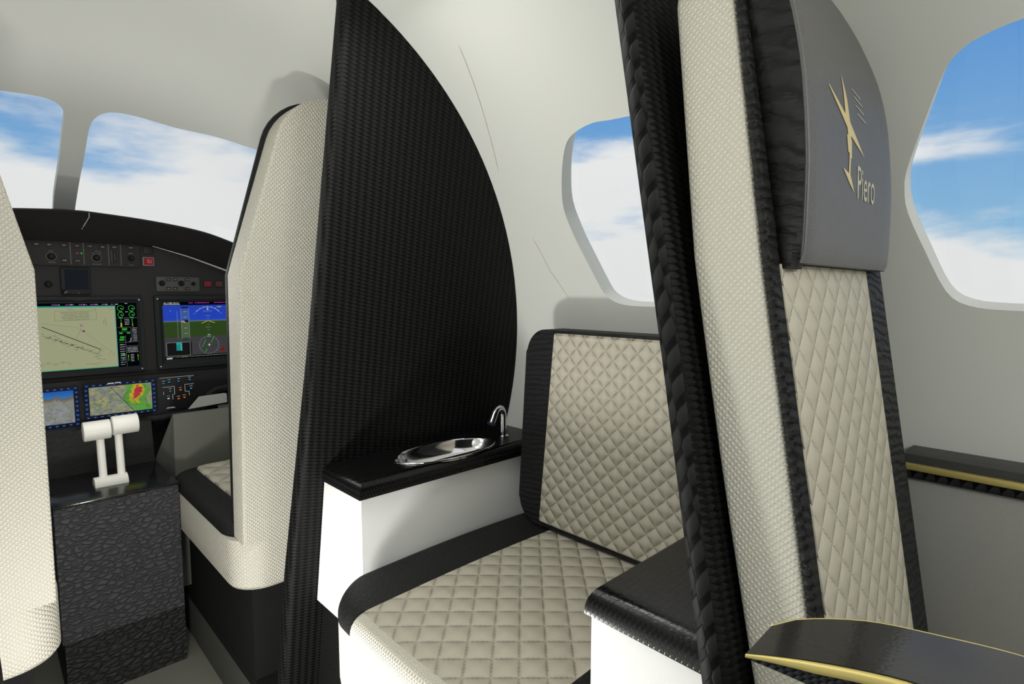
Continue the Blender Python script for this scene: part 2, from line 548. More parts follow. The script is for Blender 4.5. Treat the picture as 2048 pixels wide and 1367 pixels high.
# openings -----------------------------------------------------------------
W1 = [(42.0, .81), (41.8, .76), (41.3, .66), (39.5, .555), (35.5, .49), (29, .445), (24, .455), (18.2, .51), (15.6, .56), (14.9, .64),
      (14.9, .76), (15.1, .86), (16.3, .912), (18.5, .935), (22.7, .962), (26.5, .98), (31.0, .985), (35.5, .955), (39.4, .912), (41.2, .872)]
W2 = [(41.0, .09), (41.1, .0), (41, -.09), (40.3, -.20), (38.4, -.235), (34.2, -.265), (28.5, -.295), (24, -.285), (18, -.245), (15.6, -.20), (15.2, -.10),
      (15.2, .0), (15.25, .10), (15.7, .155), (17.2, .186), (21.4, .215), (25.5, .238), (28.0, .241), (30.0, .235), (34.3, .208), (38.4, .179), (39.7, .16), (40.4, .138)]
def shift(loop, dy): return [(p[0], p[1]+dy) for p in loop]
def mir(loop): return [(180-p[0], p[1]) for p in loop][::-1]
W1c = catmull(W1, 4); W2c = catmull(W2, 3); W3c = shift(W2c, -0.74)
WSR = [(86.4, 2.70), (85.4, 2.60), (83.2, 2.545), (79.5, 2.52), (72.05, 2.48), (65.0, 2.375), (57.9, 2.261), (52, 2.11), (46, 2.06), (38, 2.12), (30, 2.30), (26, 2.52), (29, 2.78),
       (38, 3.06), (50, 3.17), (64.5, 3.247), (76, 3.27), (84.5, 3.285), (86.4, 3.25), (86.5, 3.10), (86.25, 2.9)]
WSL = [(102.4, 2.495), (97.7, 2.52), (94.4, 2.545), (92.5, 2.59), (91.5, 2.66), (91.25, 2.8), (91.3, 2.98), (91.9, 3.15), (92.1, 3.25), (94, 3.285), (103, 3.27),
       (115.5, 3.247), (130, 3.17), (142, 3.06), (151, 2.78), (154, 2.52), (150, 2.30), (142, 2.12), (134, 2.06), (128, 2.11), (122, 2.26), (114, 2.40)]
WSRc = catmull(WSR, 4); WSLc = catmull(WSL, 4)

shell('wall_right', -58, 52, -1.6, 1.95, [W1c, W2c, W3c])
shell('ceiling', 52, 128, -1.6, 1.95, [], dy=0.12)
shell('wall_left', 128, 238, -1.6, 1.95, [mir(W1c), mir(W2c), mir(W3c)])
shell('wall_front', -58, 238, 1.95, 3.93, [WSRc, WSLc], th=0.03, dy=0.06)
for i, lp in enumerate((W1c, W2c, W3c, mir(W1c), mir(W2c), mir(W3c))):
    pane('window_%d' % (i+1), lp)
pane('window_7', WSLc, off=0.02)
pane('window_8', WSRc, off=0.02)
# aft and nose bulkheads of the shell
bm = bmesh.new()
ring = [S(R_(a), -1.6) for a in range(-58, 239, 4)]
v = [bm.verts.new(p) for p in ring]; w = [bm.verts.new(p+Vector((0, -0.04, 0))) for p in ring]
bm.faces.new(v); bm.faces.new(w[::-1])
for i in range(len(v)): bm.faces.new((v[i], w[i], w[(i+1) % len(v)], v[(i+1) % len(v)]))
tag(finish('wall_back', bm, M['wall']), kind='structure')
bm = bmesh.new()
ring = [S(R_(a), 3.93) for a in range(-58, 239, 8)]
v = [bm.verts.new(p) for p in ring]; w = [bm.verts.new(p+Vector((0, 0.04, 0))) for p in ring]
bm.faces.new(v); bm.faces.new(w[::-1])
for i in range(len(v)): bm.faces.new((v[i], w[i], w[(i+1) % len(v)], v[(i+1) % len(v)]))
tag(finish('wall_nose', bm, M['panel_dk']), kind='structure')
bm = bmesh.new(); add_box(bm, -0.22, 0.82, 2.925, 2.95, 0.05, 0.95)
tag(finish('wall_footwell', bm, M['panel_dk']), kind='structure')

# lining seams beside the partition
def seam(name, pr, r=0.0011):
    bm = bmesh.new()
    loop = []
    for i in range(len(pr)-1):
        for k in range(6):
            t = k/6; loop.append((pr[i][0]+(pr[i+1][0]-pr[i][0])*t, pr[i][1]+(pr[i+1][1]-pr[i][1])*t))
    loop.append(pr[-1])
    tube(bm, [S(R_(a), y, -0.0003) for a, y in loop], [0.0002]+[r]*(len(loop)-2)+[0.0002], 6)
    tag(finish(name, bm, plain(name+'_groove', (176, 172, 150), 0.8), smooth=60), kind='structure')
seam('trim_1', [(57.7, 1.026), (52.7, 1.061), (45.6, 1.111), (38.3, 1.159)])
seam('trim_2', [(26.7, 1.131), (20.9, 1.099), (15.8, 1.046)])

# floor and raised cockpit plinths
bm = bmesh.new(); add_box(bm, -0.62, 1.22, -1.6, 3.93, 0.0, 0.05)
tag(finish('floor', bm, M['grey_floor']), kind='structure')

# ------------------------------------------------------------------ partitions
def edge_x(z): return interp(z, [.05, .35, .70, 1.34, 2.05, 2.14], [.525, .540, .546, .579, .604, .607])
def partition(y_of_z, th, label, name='partition', mirror=False, zlo=0.05, edge='carbon'):
    """leaning panel that follows the hull; y_of_z gives the aft face"""
    t = thing(name, label, 'partition', (0.9 if not mirror else -0.3, y_of_z(0.3), 0.05), 'black carbon weave partitions')
    rows = []
    pts = []                           # outline (x, z)
    zs = [zlo+(2.10-zlo)*i/40 for i in range(41)]
    inner = [(edge_x(z), z) for z in zs]
    top = wall_z(0.606)-0.001
    outer = []
    for i in range(61):
        a = -51+i*(math.degrees(math.acos((0.606-XC)/A0))+51)/60
        p = S(R_(a), 0.0); 
        if p.z < zlo: continue
        outer.append((p.x-0.0005, p.z))
    inner = [(x, z) for x, z in inner if z < top-0.01]
    sgn = -1 if mirror else 1
    X = lambda x: (2*XC-x-(0.060 if x < 0.62 else 0.0)) if mirror else x
    # main panel (without the rounded aisle edge)
    e = 0.0
    poly = [(x, z) for x, z in inner]+outer[::-1]
    bm = bmesh.new()
    # sweep rows between inner and outer boundaries so that the lean stays planar
    rings = []
    ozs = [p[1] for p in outer]; oxs = [p[0] for p in outer]
    hs = [zlo+(top-zlo)*i/70 for i in range(71)]
    hs += [top-0.004, top-0.001]; hs = sorted(set(hs))
    if True:
        vv = []
        r = 0.016
        for z in hs:
            xi = edge_x(z); xo = interp(z, ozs, oxs) if z < ozs[-1] else oxs[-1]
            xo = max(xo, xi+0.002)
            ya = y_of_z(z); yb = ya+th
            rr = min(r, (xo-xi)*0.45)
            ring = []
            for k in range(5):
                a = PI+k/4*PI/2       # aft corner
                ring.append((X(xi+rr+rr*math.cos(a)), ya+rr+rr*math.sin(a), z))
            ring += [(X(xo), ya, z), (X(xo), yb, z)]
            for k in range(5):
                a = PI/2+k/4*PI/2
                ring.append((X(xi+rr+rr*math.cos(a)), yb-rr+rr*math.sin(a), z))
            rings.append(ring)
        loft(bm, rings)
    bmesh.ops.recalc_face_normals(bm, faces=bm.faces[:])
    bm.normal_update(); box_uv(bm)
    me = bpy.data.meshes.new('panel'); bm.to_mesh(me); bm.free()
    for p in me.polygons: p.use_smooth = True
    me.set_sharp_from_angle(angle=R_(35))
    me.materials.append(M['carbon']); me.materials.append(M[edge])
    for p in me.polygons:
        if abs(p.normal.x) > 0.6 and ((p.center.x < 0.66) if not mirror else (p.center.x > -0.06)): p.material_index = 1
    o = bpy.data.objects.new('panel', me); COL.objects.link(o)
    o.parent = t; o.matrix_parent_inverse = t.matrix_world.inverted()
    return t
Y1 = lambda z: 1.353-0.19*(z-0.95)
Y2 = lambda z: 0.340+0.20*(z-1.43)
partition(Y1, 0.052, 'black carbon weave partition behind the sink cabinet, between cockpit and cabin')
partition(Y2, 0.034, 'black carbon weave partition behind the aft-facing seat with the headrest', edge='carbon_edge')
partition(Y1, 0.052, 'black carbon weave partition on the left side of the aisle behind the left cockpit seat', mirror=True)

# ------------------------------------------------------------------ seats
def backrest_rings(xl, xr, yr, yf, z0, zk, zt, taper, rtop, redge, n_top=8, inset=0.0, y_mode=None):
    """rings from bottom to top. yr/yf functions of z. taper: inward shift per metre above the kink"""
    zs = [z0+(zk-z0)*i/14 for i in range(15)]
    zs += [zk+(zt-rtop-zk)*i/8 for i in range(1, 9)]
    tops = [(zt-rtop+rtop*math.sin(a*PI/2/n_top), rtop*(1-math.cos(a*PI/2/n_top))) for a in range(1, n_top+1)]
    rows = [(z, 0.0) for z in zs]+tops
    rings = []
    for z, sh in rows:
        t = max(0.0, z-zk)*taper
        a = xl+t+sh+inset; b = xr-t-sh-inset
        y0, y1 = yr(z), yf(z)
        s = 1 if y1 > y0 else -1
        r = min(redge, abs(y1-y0)*0.45)
        ring = []
        k = 4
        for i in range(k+1):
            g = PI+i/k*PI/2
            ring.append((a+r+r*math.cos(g), y0+s*(r+r*math.sin(g)), z))
        for i in range(k+1):
            g = 1.5*PI+i/k*PI/2
            ring.append((b-r+r*math.cos(g), y0+s*(r+r*math.sin(g)), z))
        for i in range(k+1):
            g = i/k*PI/2
            ring.append((b-r+r*math.cos(g), y1+s*(-r+r*math.sin(g)), z))
        for i in range(k+1):
            g = PI/2+i/k*PI/2
            ring.append((a+r+r*math.cos(g), y1+s*(-r+r*math.sin(g)), z))
        rings.append(ring)
    return rings

def cockpit_seat(label, xl, xr, bxl, bxr, mirror):
    t = thing('cockpit_seat', label, 'seat', ((xl+xr)/2, 2.1, 0.22), 'pair of cockpit seats')
    yr = lambda z: interp(z, [.5, .69, 1.5, 2.0], [1.68, 1.679, 1.615, 1.515])
    th = lambda z: interp(z, [.5, 1.5, 1.97], [.085, .105, .085])
    yf = lambda z: yr(z)+th(z)
    bm = bmesh.new()
    loft(bm, backrest_rings(xl, xr, yr, yf, 0.6945, 1.48, 1.965, 0.235, 0.11, 0.008))
    finish('backrest_shell', bm, M['cream_small'], t, smooth=35)
    bm = bmesh.new()
    loft(bm, backrest_rings(xl, xr, lambda z: yf(z)-0.002, lambda z: yf(z)+0.030, 0.74, 1.48, 1.972, 0.212, 0.11, 0.012, inset=0.001))
    finish('front_border', bm, M['leather_seat'], t, smooth=35)
    bm = bmesh.new()
    loft(bm, backrest_rings(xl+0.055, xr-0.055, lambda z: yf(z)+0.026, lambda z: yf(z)+0.040, 0.76, 1.48, 1.92, 0.24, 0.10, 0.006))
    finish('quilted_panel', bm, M['quilt_pass'], t, smooth=35)
    # seat base: plan with large rounded rear corners
    rear = 1.679; front = 2.47
    def plan(x0, x1, y0, y1, r, z):
        return [(x, y, z) for x, y in rrect(x0, x1, y0, y1, r, 8)]
    bm = bmesh.new()
    rings = []
    for z, s in ((.535, .022), (.541, .008), (.553, 0), (.60, 0), (.66, 0), (.695, 0)):
        rings.append(plan(bxl+s, bxr-s, rear+s, front-s, 0.095-s*0.5, z))
    loft(bm, rings)
    finish('seat_shell', bm, M['cream_small'], t, smooth=35)
    bm = bmesh.new()
    rings = []
    for z, s in ((.694, -.001), (.708, -.002), (.724, .003), (.735, .014), (.739, .03)):
        rings.append(plan(bxl+s, bxr-s, rear+0.045+s, front-s, 0.095-s*0.5, z))
    loft(bm, rings)
    finish('seat_border', bm, M['leather_seat'], t, smooth=40)
    bm = bmesh.new()
    rings = []
    for z, s in ((.738, .0), (.745, .003), (.749, .012)):
        rings.append(plan(bxl+0.085+s, bxr-0.085-s, rear+0.1, front-0.035-s, 0.03, z))
    loft(bm, rings)
    finish('seat_cushion', bm, M['quilt_large'], t, smooth=40)
    # column below the base
    sx0, sx1 = (0.553, 0.80) if not mirror else (-0.20, 0.047)
    box('seat_pedestal', M['black_carpet'], t, sx0, sx1, 1.72, 2.42, 0.241, 0.534)
    return t
cockpit_seat('right cockpit seat in cream weave with black border, standing forward of the tall black partition',
             0.522, 0.98, 0.503, 1.00, False)
cockpit_seat('left cockpit seat, cream weave back cut off by the left edge of the photo',
             -0.38, 0.098, -0.40, 0.106, True)

# black plinths under the cockpit seats with grey kick panels
for sx, nm, lab in ((1, 'plinth', 'black plinth with grey kick strip under the right cockpit seat'),
                    (-1, 'plinth', 'black plinth with grey kick strip under the left cockpit seat')):
    t = thing('seat_plinth', lab, 'plinth', (0.7 if sx > 0 else -0.1, 2.1, 0.05), 'plinths under the cockpit seats')
    x0, x1 = (0.552, 0.80) if sx > 0 else (-0.20, 0.048)
    box('plinth_body', M['black_carpet'], t, x0, x1, 1.60, 2.75, 0.205, 0.24)
    bx0, bx1 = (x0, x1)
    box('kick_panel', M['grey_kick'], t, bx0+0.0005, bx1-0.0005, 1.605, 2.745, 0.05, 0.206)

# ------------------------------------------------------------------ centre pedestal
ped = thing('centre_pedestal', 'leather covered centre console between the two cockpit seats', 'console', (0.32, 2.5, 0.05))
bm = bmesh.new()
prism(bm, [(2.300, 0.262), (2.84, 0.262), (2.84, 0.7275), (2.300, 0.7275)],
      lambda u, v, d: (d, u, v), 0.140, 0.500)
bmesh.ops.bevel(bm, geom=[e for e in bm.edges], offset=0.002, segments=1, affect='EDGES')
finish('pedestal_body', bm, M['leather_ped'], ped, smooth=30)
bm = bmesh.new()
prism(bm, [(2.665, 0.728), (2.84, 0.728), (2.84, 0.905), (2.70, 0.90)], lambda u, v, d: (d, u, v), 0.141, 0.499)
finish('riser', bm, leather('riser_leather', rgb=(26, 26, 26), scale=120, dist=0.0006, rough=0.5, stretch=(1, 1, 2.2), spec=0.3), ped, smooth=30)
box('gloss_top', M['ped_top'], ped, 0.138, 0.501, 2.297, 2.662, 0.728, 0.737, 0.002)
box('lower_body', M['leather_low'], ped, 0.146, 0.500, 2.306, 2.84, 0.05, 0.262)
# throttle quadrant
thr = thing('throttle_quadrant', 'pair of ivory throttle levers on the gloss top of the centre console', 'levers', (0.32, 2.455, 0.737))
bm = bmesh.new()
half = [(0.034*math.cos(PI*i/16), 0.030*math.sin(PI*i/16)) for i in range(17)]
prism(bm, half, lambda u, v, d: (d, 2.455+u, 0.737+v), 0.268, 0.368)
finish('lever_base', bm, M['lever'], thr, smooth=40)
for (sx, x0, x1, tz, dy) in ((0.297, 0.246, 0.326, 0.938, 0.0), (0.352, 0.331, 0.411, 0.947, 0.0)):
    lv = cyl('lever', M['lever'], thr, (sx, 2.455, 0.745), (sx-0.003, 2.455, tz-0.02), 0.0125, 24)
    cyl('lever_grip', M['lever'], lv, (x0, 2.455, tz), (x1, 2.455, tz+0.001), 0.0345, 40, bev=0.003)

# knee panels (grey) beside the pedestal
kp = thing('knee_panel', 'plain grey moulded panel right of the centre console, forward of the seat cushion', 'panel', (0.75, 2.6, 0.24))
bm = bmesh.new()
pl = [(0.530, 2.50, 0.24), (0.5025, 2.80, 0.24), (0.5025, 2.69, 0.73), (0.538, 2.512, 0.950), (0.537, 2.50, 0.948)]
va = [bm.verts.new(p) for p in pl]; vb = [bm.verts.new((0.82, p[1], p[2])) for p in pl]
bmesh.ops.triangulate(bm, faces=[bm.faces.new(va), bm.faces.new(vb[::-1])])
for i in range(5): bm.faces.new((va[i], vb[i], vb[(i+1) % 5], va[(i+1) % 5]))
finish('panel_body', bm, M['grey'], kp)

# ------------------------------------------------------------------ instrument panel
PY = 2.85
ip = thing('instrument_panel', 'dark cockpit instrument panel with display screens and control heads', 'instrument panel', (0.3, PY, 0.9))
def hullx(y, z, m=0.012):
    a, b = ab_s(y); return a*math.sqrt(max(0.0, 1-((z-ZC)/b)**2))-m
bm = bmesh.new()
zs = [0.90, 0.98, 1.078, 1.15, 1.25, 1.35, 1.45, 1.55, 1.66]
prism(bm, [(XC+hullx(2.93, z), z) for z in zs]+[(XC-hullx(2.93, z), z) for z in zs[::-1]],
      lambda u, v, d: (u, d, v), PY, PY+0.06)
finish('panel_face', bm, M['panel'], ip)
# lower sloped shelf carrying the small displays
bm = bmesh.new()
prism(bm, [(-0.10, .885), (0.700, .885), (0.735, .925), (0.760, .985), (0.80, 1.0), (1.08, 1.0), (1.08, 1.078), (-0.10, 1.078)],
      lambda u, v, d: (u, d, v), 2.80, PY+0.004)
finish('lower_panel', bm, M['panel_dk'], ip)
bm = bmesh.new()
tube(bm, [(-0.1, 2.795, .882), (0.50, 2.795, .888), (0.655, 2.795, .892), (0.70, 2.795, .90), (0.728, 2.795, .925), (0.745, 2.795, .965), (0.775, 2.795, .985), (0.82, 2.795, .99), (1.05, 2.795, .99)], 0.016, 12)
finish('edge_roll', bm, M['panel_dk'], ip, smooth=60)
bm = bmesh.new()
tube(bm, [(0.832, 2.797, 1.010), (1.0, 2.797, 1.012)], 0.0022, 6)
finish('light_line', bm, M['strip'], ip)

def flat(name, items, parent, y, mat=None, step=0.0006, base_mat=None):
    """items: list of (pts [(x, z)...], rgb) stacked a hair in front of each other: one mesh"""
    bm = bmesh.new()
    col = bm.loops.layers.float_color.new('Col')
    uvl = bm.loops.layers.uv.verify()
    for i, (pts, rgb) in enumerate(items):
        yy = y-0.0004-step*min(i, 3)*0.5-0.00001*i
        vs = [bm.verts.new((px, yy, pz)) for px, pz in pts]
        f = bm.faces.new(vs)
        f.normal_update()
        if f.normal.y > 0: f.normal_flip()
        c = lin(rgb)
        for l in f.loops:
            l[col] = c; l[uvl].uv = (l.vert.co.x, l.vert.co.z)
    me = bpy.data.meshes.new(name); bm.to_mesh(me); bm.free()
    me.materials.append(mat or M['screen'])
    o = bpy.data.objects.new(name, me); COL.objects.link(o)
    o.parent = parent; o.matrix_parent_inverse = parent.matrix_world.inverted()
    return o
def R4(x0, x1, z0, z1): return [(x0, z0), (x1, z0), (x1, z1), (x0, z1)]
def L2(x0, z0, x1, z1, w=0.001):
    dx, dz = x1-x0, z1-z0; L = math.hypot(dx, dz) or 1; nx, nz = -dz/L*w/2, dx/L*w/2
    return [(x0-nx, z0-nz), (x1-nx, z1-nz), (x1+nx, z1+nz), (x0+nx, z0+nz)]
def arcs(cx, cz, r, a0, a1, w, rgb, n=14, sx=1.0):
    out = []
    for i in range(n):
        p = R_(a0+(a1-a0)*i/n); q = R_(a0+(a1-a0)*(i+1)/n)
        out.append((L2(cx+r*sx*math.cos(p), cz+r*math.sin(p), cx+r*sx*math.cos(q), cz+r*math.sin(q), w), rgb))
    return out
def textbar(x0, x1, z, h, rgb, seed=0):
    """a row of tiny illegible characters"""
    rnd = random.Random(seed); out = []; x = x0
    while x < x1:
        w = rnd.uniform(0.5, 1.1)*h*0.55
        if rnd.random() > 0.16: out.append((R4(x, min(x+w*0.8, x1), z-h/2, z+h/2*rnd.uniform(0.5, 1)), rgb))
        x += w
    return out
# chart display --------------------------------------------------------
def bezel(x0, x1, z0, z1, fr, y, parent, depth=0.012):
    bm = bmesh.new()
    o = rrect(x0, x1, z0, z1, 0.008, 3); i = rrect(x0+fr, x1-fr, z0+fr, z1-fr, 0.003, 3)
    def ring(p, yy): return [bm.verts.new((a, yy, b)) for a, b in p]
    o0 = ring(o, y+0.0); o1 = ring(rrect(x0+.002, x1-.002, z0+.002, z1-.002, 0.007, 3), y-depth)
    m1 = ring(rrect(x0+fr*0.6, x1-fr*0.6, z0+fr*0.6, z1-fr*0.6, 0.004, 3), y-depth)
    i0 = ring(i, y-depth*0.35)
    n = len(o0)
    for a, b in ((o0, o1), (o1, m1), (m1, i0)):
        for k in range(n): bm.faces.new((a[k], a[(k+1) % n], b[(k+1) % n], b[k]))
    bm.faces.new(i0)
    return finish('display_bezel', bm, M['bezel'], parent, smooth=25)
bz = bezel(0.080, 0.520, 1.092, 1.416, 0.024, PY, ip, 0.014)
G = (150, 152, 118); D = (40, 42, 38)
it = [(R4(0.104, 0.4965, 1.117, 1.388), (8, 16, 24)), (R4(0.104, 0.420, 1.121, 1.376), (152, 156, 122)),
      (R4(0.104, 0.420, 1.371, 1.3765), (26, 150, 124)), (R4(0.418, 0.421, 1.121, 1.376), (80, 150, 140)), (R4(0.104, 0.42, 1.1195, 1.123), (60, 150, 110))]
for i, x in enumerate((.215, .258, .300, .337, .372, .405)):
    it += textbar(x, x+0.016, 1.382, 0.004, (176, 40, 170), i)+textbar(x+0.016, x+0.026, 1.382, 0.004, (170, 170, 170), i+9)
bx = [(.222, 1.319), (.355, 1.319), (.355, 1.357), (.222, 1.357)]
for k in range(4): it.append((L2(*bx[k], *bx[(k+1) % 4], 0.0008), (96, 102, 80)))
for k in range(6): it += textbar(.240+.004*(k % 3), .335-.004*(k % 2), 1.352-.006*k, 0.0022, (84, 88, 70), 20+k)
# runway drawing
it.append((L2(.180, 1.297, .363, 1.196, 0.0028), (46, 50, 48)))
it.append((L2(.180, 1.262, .350, 1.180, 0.0012), (76, 80, 66)))
it.append((L2(.350, 1.180, .363, 1.196, 0.001), (76, 80, 66)))
it.append((L2(.180, 1.309, .290, 1.290, 0.0008), (110, 112, 86)))
it.append((L2(.290, 1.290, .400, 1.185, 0.0008), (110, 112, 86)))
it.append((L2(.285, 1.245, .303, 1.285, 0.0009), (100, 104, 84)))
it.append((R4(.306, .314, 1.272, 1.277), (30, 32, 30)))
for k in range(5):
    a = R_(72*k+18); it.append((L2(.303, 1.298, .303+.007*math.cos(a), 1.298+.007*math.sin(a), 0.0016), (150, 60, 150)))
rnd = random.Random(5)
for k in range(46):
    t = rnd.random(); x = .175+t*.19; z = 1.272-(x-.175)*0.55+rnd.uniform(-.018, .010)
    if rnd.random() < 0.5: it += textbar(x, x+rnd.uniform(.005, .012), z, 0.0022, (92, 96, 76), k)
    else: it.append((L2(x, z, x+rnd.uniform(.004, .014), z-rnd.uniform(.002, .008), 0.0012), (88, 90, 74)))
for k in range(5):
    x = .215+.017*k; z = 1.243-(x-.215)*.5+.002*(k % 2); it.append((R4(x, x+.008, z, z+.003), (44, 46, 42)))
it += arcs(.365, 1.197, 0.008, 0, 360, 0.0008, (120, 118, 84))+arcs(.398, 1.176, 0.008, 0, 360, 0.0008, (120, 118, 84), sx=1.2)
it.append((L2(.160, 1.150, .262, 1.152, 0.0008), (92, 96, 76)))
for k in range(5): it += textbar(.165+.022*k, .175+.022*k, 1.145+.010*(k % 2), .0022, (92, 96, 76), 60+k)
it += textbar(.31, .365, 1.141, .002, (90, 104, 110), 70)+textbar(.325, .35, 1.1365, .002, (176, 80, 70), 71)
it.append((L2(.376, 1.30, .379, 1.32, .001), (80, 84, 66))); it.append((L2(.385, 1.295, .384, 1.322, .001), (80, 84, 66)))
it += textbar(.26, .28, 1.364, .002, (90, 94, 74), 72)+textbar(.345, .356, 1.363, .002, (90, 94, 74), 73)+textbar(.40, .414, 1.362, .002, (90, 94, 74), 74)
# engine column
GR = (40, 170, 40)
for cx in (.437, .476):
    it += arcs(cx, 1.365, .011, -30, 250, .0018, GR, 16)+arcs(cx, 1.338, .010, -30, 250, .0018, GR, 16)
    it.append((L2(cx, 1.365, cx+.007, 1.360, .002), (190, 190, 190))); it.append((L2(cx, 1.338, cx+.006, 1.333, .002), (190, 190, 190)))
    it.append((R4(cx-.006, cx+.006, 1.349, 1.355), (30, 130, 36))); it.append((R4(cx-.006, cx+.006, 1.322, 1.328), (30, 130, 36)))
    it.append((L2(cx, 1.320, cx, 1.296, .0018), (40, 170, 40)))
it.append((R4(.4345, .4395, 1.286, 1.303), (200, 170, 30))); it.append((L2(.477, 1.300, .477, 1.288, .002), (180, 190, 40)))
it += textbar(.453, .463, 1.385, .003, (180, 180, 180), 80)+textbar(.453, .463, 1.350, .003, (180, 180, 180), 81)
for k in range(4): it += textbar(.449, .466, 1.318-.007*k, .003, (170, 172, 172), 82+k)
for (x0, z0, x1, z1) in ((.424, 1.3245, .494, 1.3245), (.424, 1.285, .47, 1.285), (.47, 1.285, .47, 1.222), (.424, 1.266, .468, 1.266),
                         (.449, 1.25, .449, 1.12), (.424, 1.222, .494, 1.222), (.449, 1.205, .494, 1.205), (.449, 1.178, .494, 1.178)):
    it.append((L2(x0, z0, x1, z1, .0008), (120, 124, 128)))
for (x0, x1, z0, z1) in ((.438, .456, 1.272, 1.281), (.428, .440, 1.257, 1.263), (.455, .466, 1.257, 1.263), (.430, .445, 1.240, 1.247),
                         (.427, .444, 1.229, 1.237), (.431, .445, 1.168, 1.173), (.434, .441, 1.152, 1.157), (.430, .436, 1.21, 1.215)):
    it.append((R4(x0, x1, z0, z1), (36, 160, 36)))
for k in range(9): it += textbar(.474, .491, 1.281-.0066*k, .003, (158, 162, 162), 90+k)
for k in range(4): it += textbar(.453, .490, 1.199-.006*k, .003, (158, 160, 160), 100+k)
for k in range(10): it += textbar(.427, .445, 1.212-.0092*k, .003, (158, 160, 160), 110+k)
for k in range(5): it += textbar(.463, .475, 1.168-.0066*k, .003, (158, 160, 160), 130+k)
for x in (.454, .488): it.append((R4(x, x+.002, 1.142, 1.168), (40, 160, 40))); it.append((R4(x, x+.002, 1.158, 1.168), (190, 180, 40)))
it += arcs(.453, 1.234, .014, -60, 20, .0016, (180, 184, 184), 8)
flat('screen', it, bz, PY-0.0045)
# primary flight display ------------------------------------------------
bz = bezel(0.560, 1.000, 1.092, 1.419, 0.030, PY, ip, 0.014)
it = [(R4(.593, .972, 1.134, 1.389), (10, 12, 14)), (R4(.593, .972, 1.270, 1.374), (26, 62, 176)), (R4(.593, .972, 1.302, 1.310), (34, 70, 184)),
      (R4(.593, .972, 1.231, 1.302), (38, 62, 18)), (R4(.593, .972, 1.295, 1.302), (46, 70, 20)), (R4(.593, .972, 1.1475, 1.231), (56, 56, 58)), (L2(.593, 1.302, .972, 1.302, .0012), (150, 150, 60))]
for k in range(2):
    it += textbar(.597, .660, 1.3845-.006*k, .004, (186, 186, 180), 200+k)
    it += textbar(.720, .78, 1.384, .004, (150, 40, 150), 210+k)
it += textbar(.695, .712, 1.384, .004, (150, 40, 150), 212)+textbar(.80, .96, 1.385, .004, (150, 40, 150), 213)
it.append((R4(.612, .700, 1.151, 1.209), (4, 4, 5)))
p4 = R4(.612, .700, 1.151, 1.209)
p4 = [(.600, 1.148), (.693, 1.148), (.693, 1.208), (.600, 1.208)]
it.append((p4, (4, 4, 5)))
for k in range(4): it.append((L2(*p4[k], *p4[(k+1) % 4], .0012), (150, 150, 150)))
it.append((R4(.638, .661, 1.171, 1.203), (20, 130, 130))); it.append((R4(.638, .661, 1.198, 1.207), (30, 150, 140))); it.append((R4(.656, .660, 1.17, 1.2), (90, 170, 170)))
it.append((R4(.662, .694, 1.228, 1.352), (52, 84, 150))); it.append((R4(.662, .694, 1.228, 1.302), (70, 90, 58)))
for (x0, z0, x1, z1) in ((.662, 1.222, .662, 1.358), (.694, 1.222, .694, 1.358), (.647, 1.226, .647, 1.348), (.662, 1.358, .694, 1.358)):
    it.append((L2(x0, z0, x1, z1, .0008), (150, 160, 170)))
it.append((R4(.664, .692, 1.359, 1.366), (4, 4, 5))); it.append((R4(.664, .690, 1.296, 1.308), (6, 6, 8))); it.append((R4(.664, .690, 1.214, 1.221), (10, 60, 60)))
it += textbar(.664, .677, 1.303, .004, (210, 210, 210), 220)+textbar(.664, .677, 1.298, .003, (210, 210, 210), 221)
for k in range(5): it += textbar(.672, .686, 1.345-.0245*k, .002, (170, 180, 190), 222+k)
cx, cz = .772, 1.300
it += arcs(cx, 1.303, .062, 38, 142, .0012, (200, 206, 214), 16)
for a in (30, 45, 60, 75, 105, 120, 135, 150): it.append((L2(cx+.062*math.cos(R_(a)), 1.303+.062*math.sin(R_(a)), cx+.067*math.cos(R_(a)), 1.303+.067*math.sin(R_(a)), .001), (200, 206, 214)))
it.append(([(cx-.004, 1.352), (cx+.004, 1.352), (cx, 1.361)], (210, 214, 220))); it.append((R4(cx-.003, cx+.003, 1.363, 1.3665), (200, 206, 214)))
for k, w in ((1.346, .020), (1.324, .010), (1.312, .004), (1.285, .004), (1.272, .012), (1.260, .005)):
    it.append((L2(cx-w, k, cx+w, k, .001), (150, 160, 176)))
it.append((L2(cx-.028, 1.290, cx-.002, 1.301, .002), (200, 190, 60))); it.append((L2(cx+.002, 1.301, cx+.028, 1.290, .002), (200, 190, 60)))
it += arcs(cx, 1.190, .042, 0, 360, .0009, (110, 114, 118), 30)
for a in range(0, 360, 20):
    ca_, sa_ = math.cos(R_(a)), math.sin(R_(a)); it.append((L2(cx+.037*ca_, 1.19+.037*sa_, cx+.042*ca_, 1.19+.042*sa_, .0012), (160, 164, 168)))
it.append((L2(cx-.030, 1.182, cx-.013, 1.215, .004), (20, 140, 30))); it.append((L2(cx+.008, 1.200, cx+.019, 1.222, .004), (20, 140, 30)))
it.append((L2(cx-.016, 1.158, cx-.010, 1.172, .004), (20, 140, 30))); it.append((L2(cx-.005, 1.19, cx+.005, 1.19, .002), (220, 220, 220))); it.append((L2(cx, 1.184, cx, 1.196, .002), (220, 220, 220)))
it.append(([(cx-.004, 1.228), (cx+.004, 1.228), (cx, 1.234)], (80, 170, 180))); it += textbar(cx-.007, cx+.007, 1.238, .004, (170, 180, 180), 240)
it.append((R4(.812, .83, 1.363, 1.367), (170, 160, 20)))
it.append(([(.829+.010*math.cos(R_(a)), 1.165+.010*math.sin(R_(a))) for a in range(0, 360, 30)], (110, 12, 14)))
it += textbar(.595, .97, 1.1425, .003, (120, 122, 122), 250)
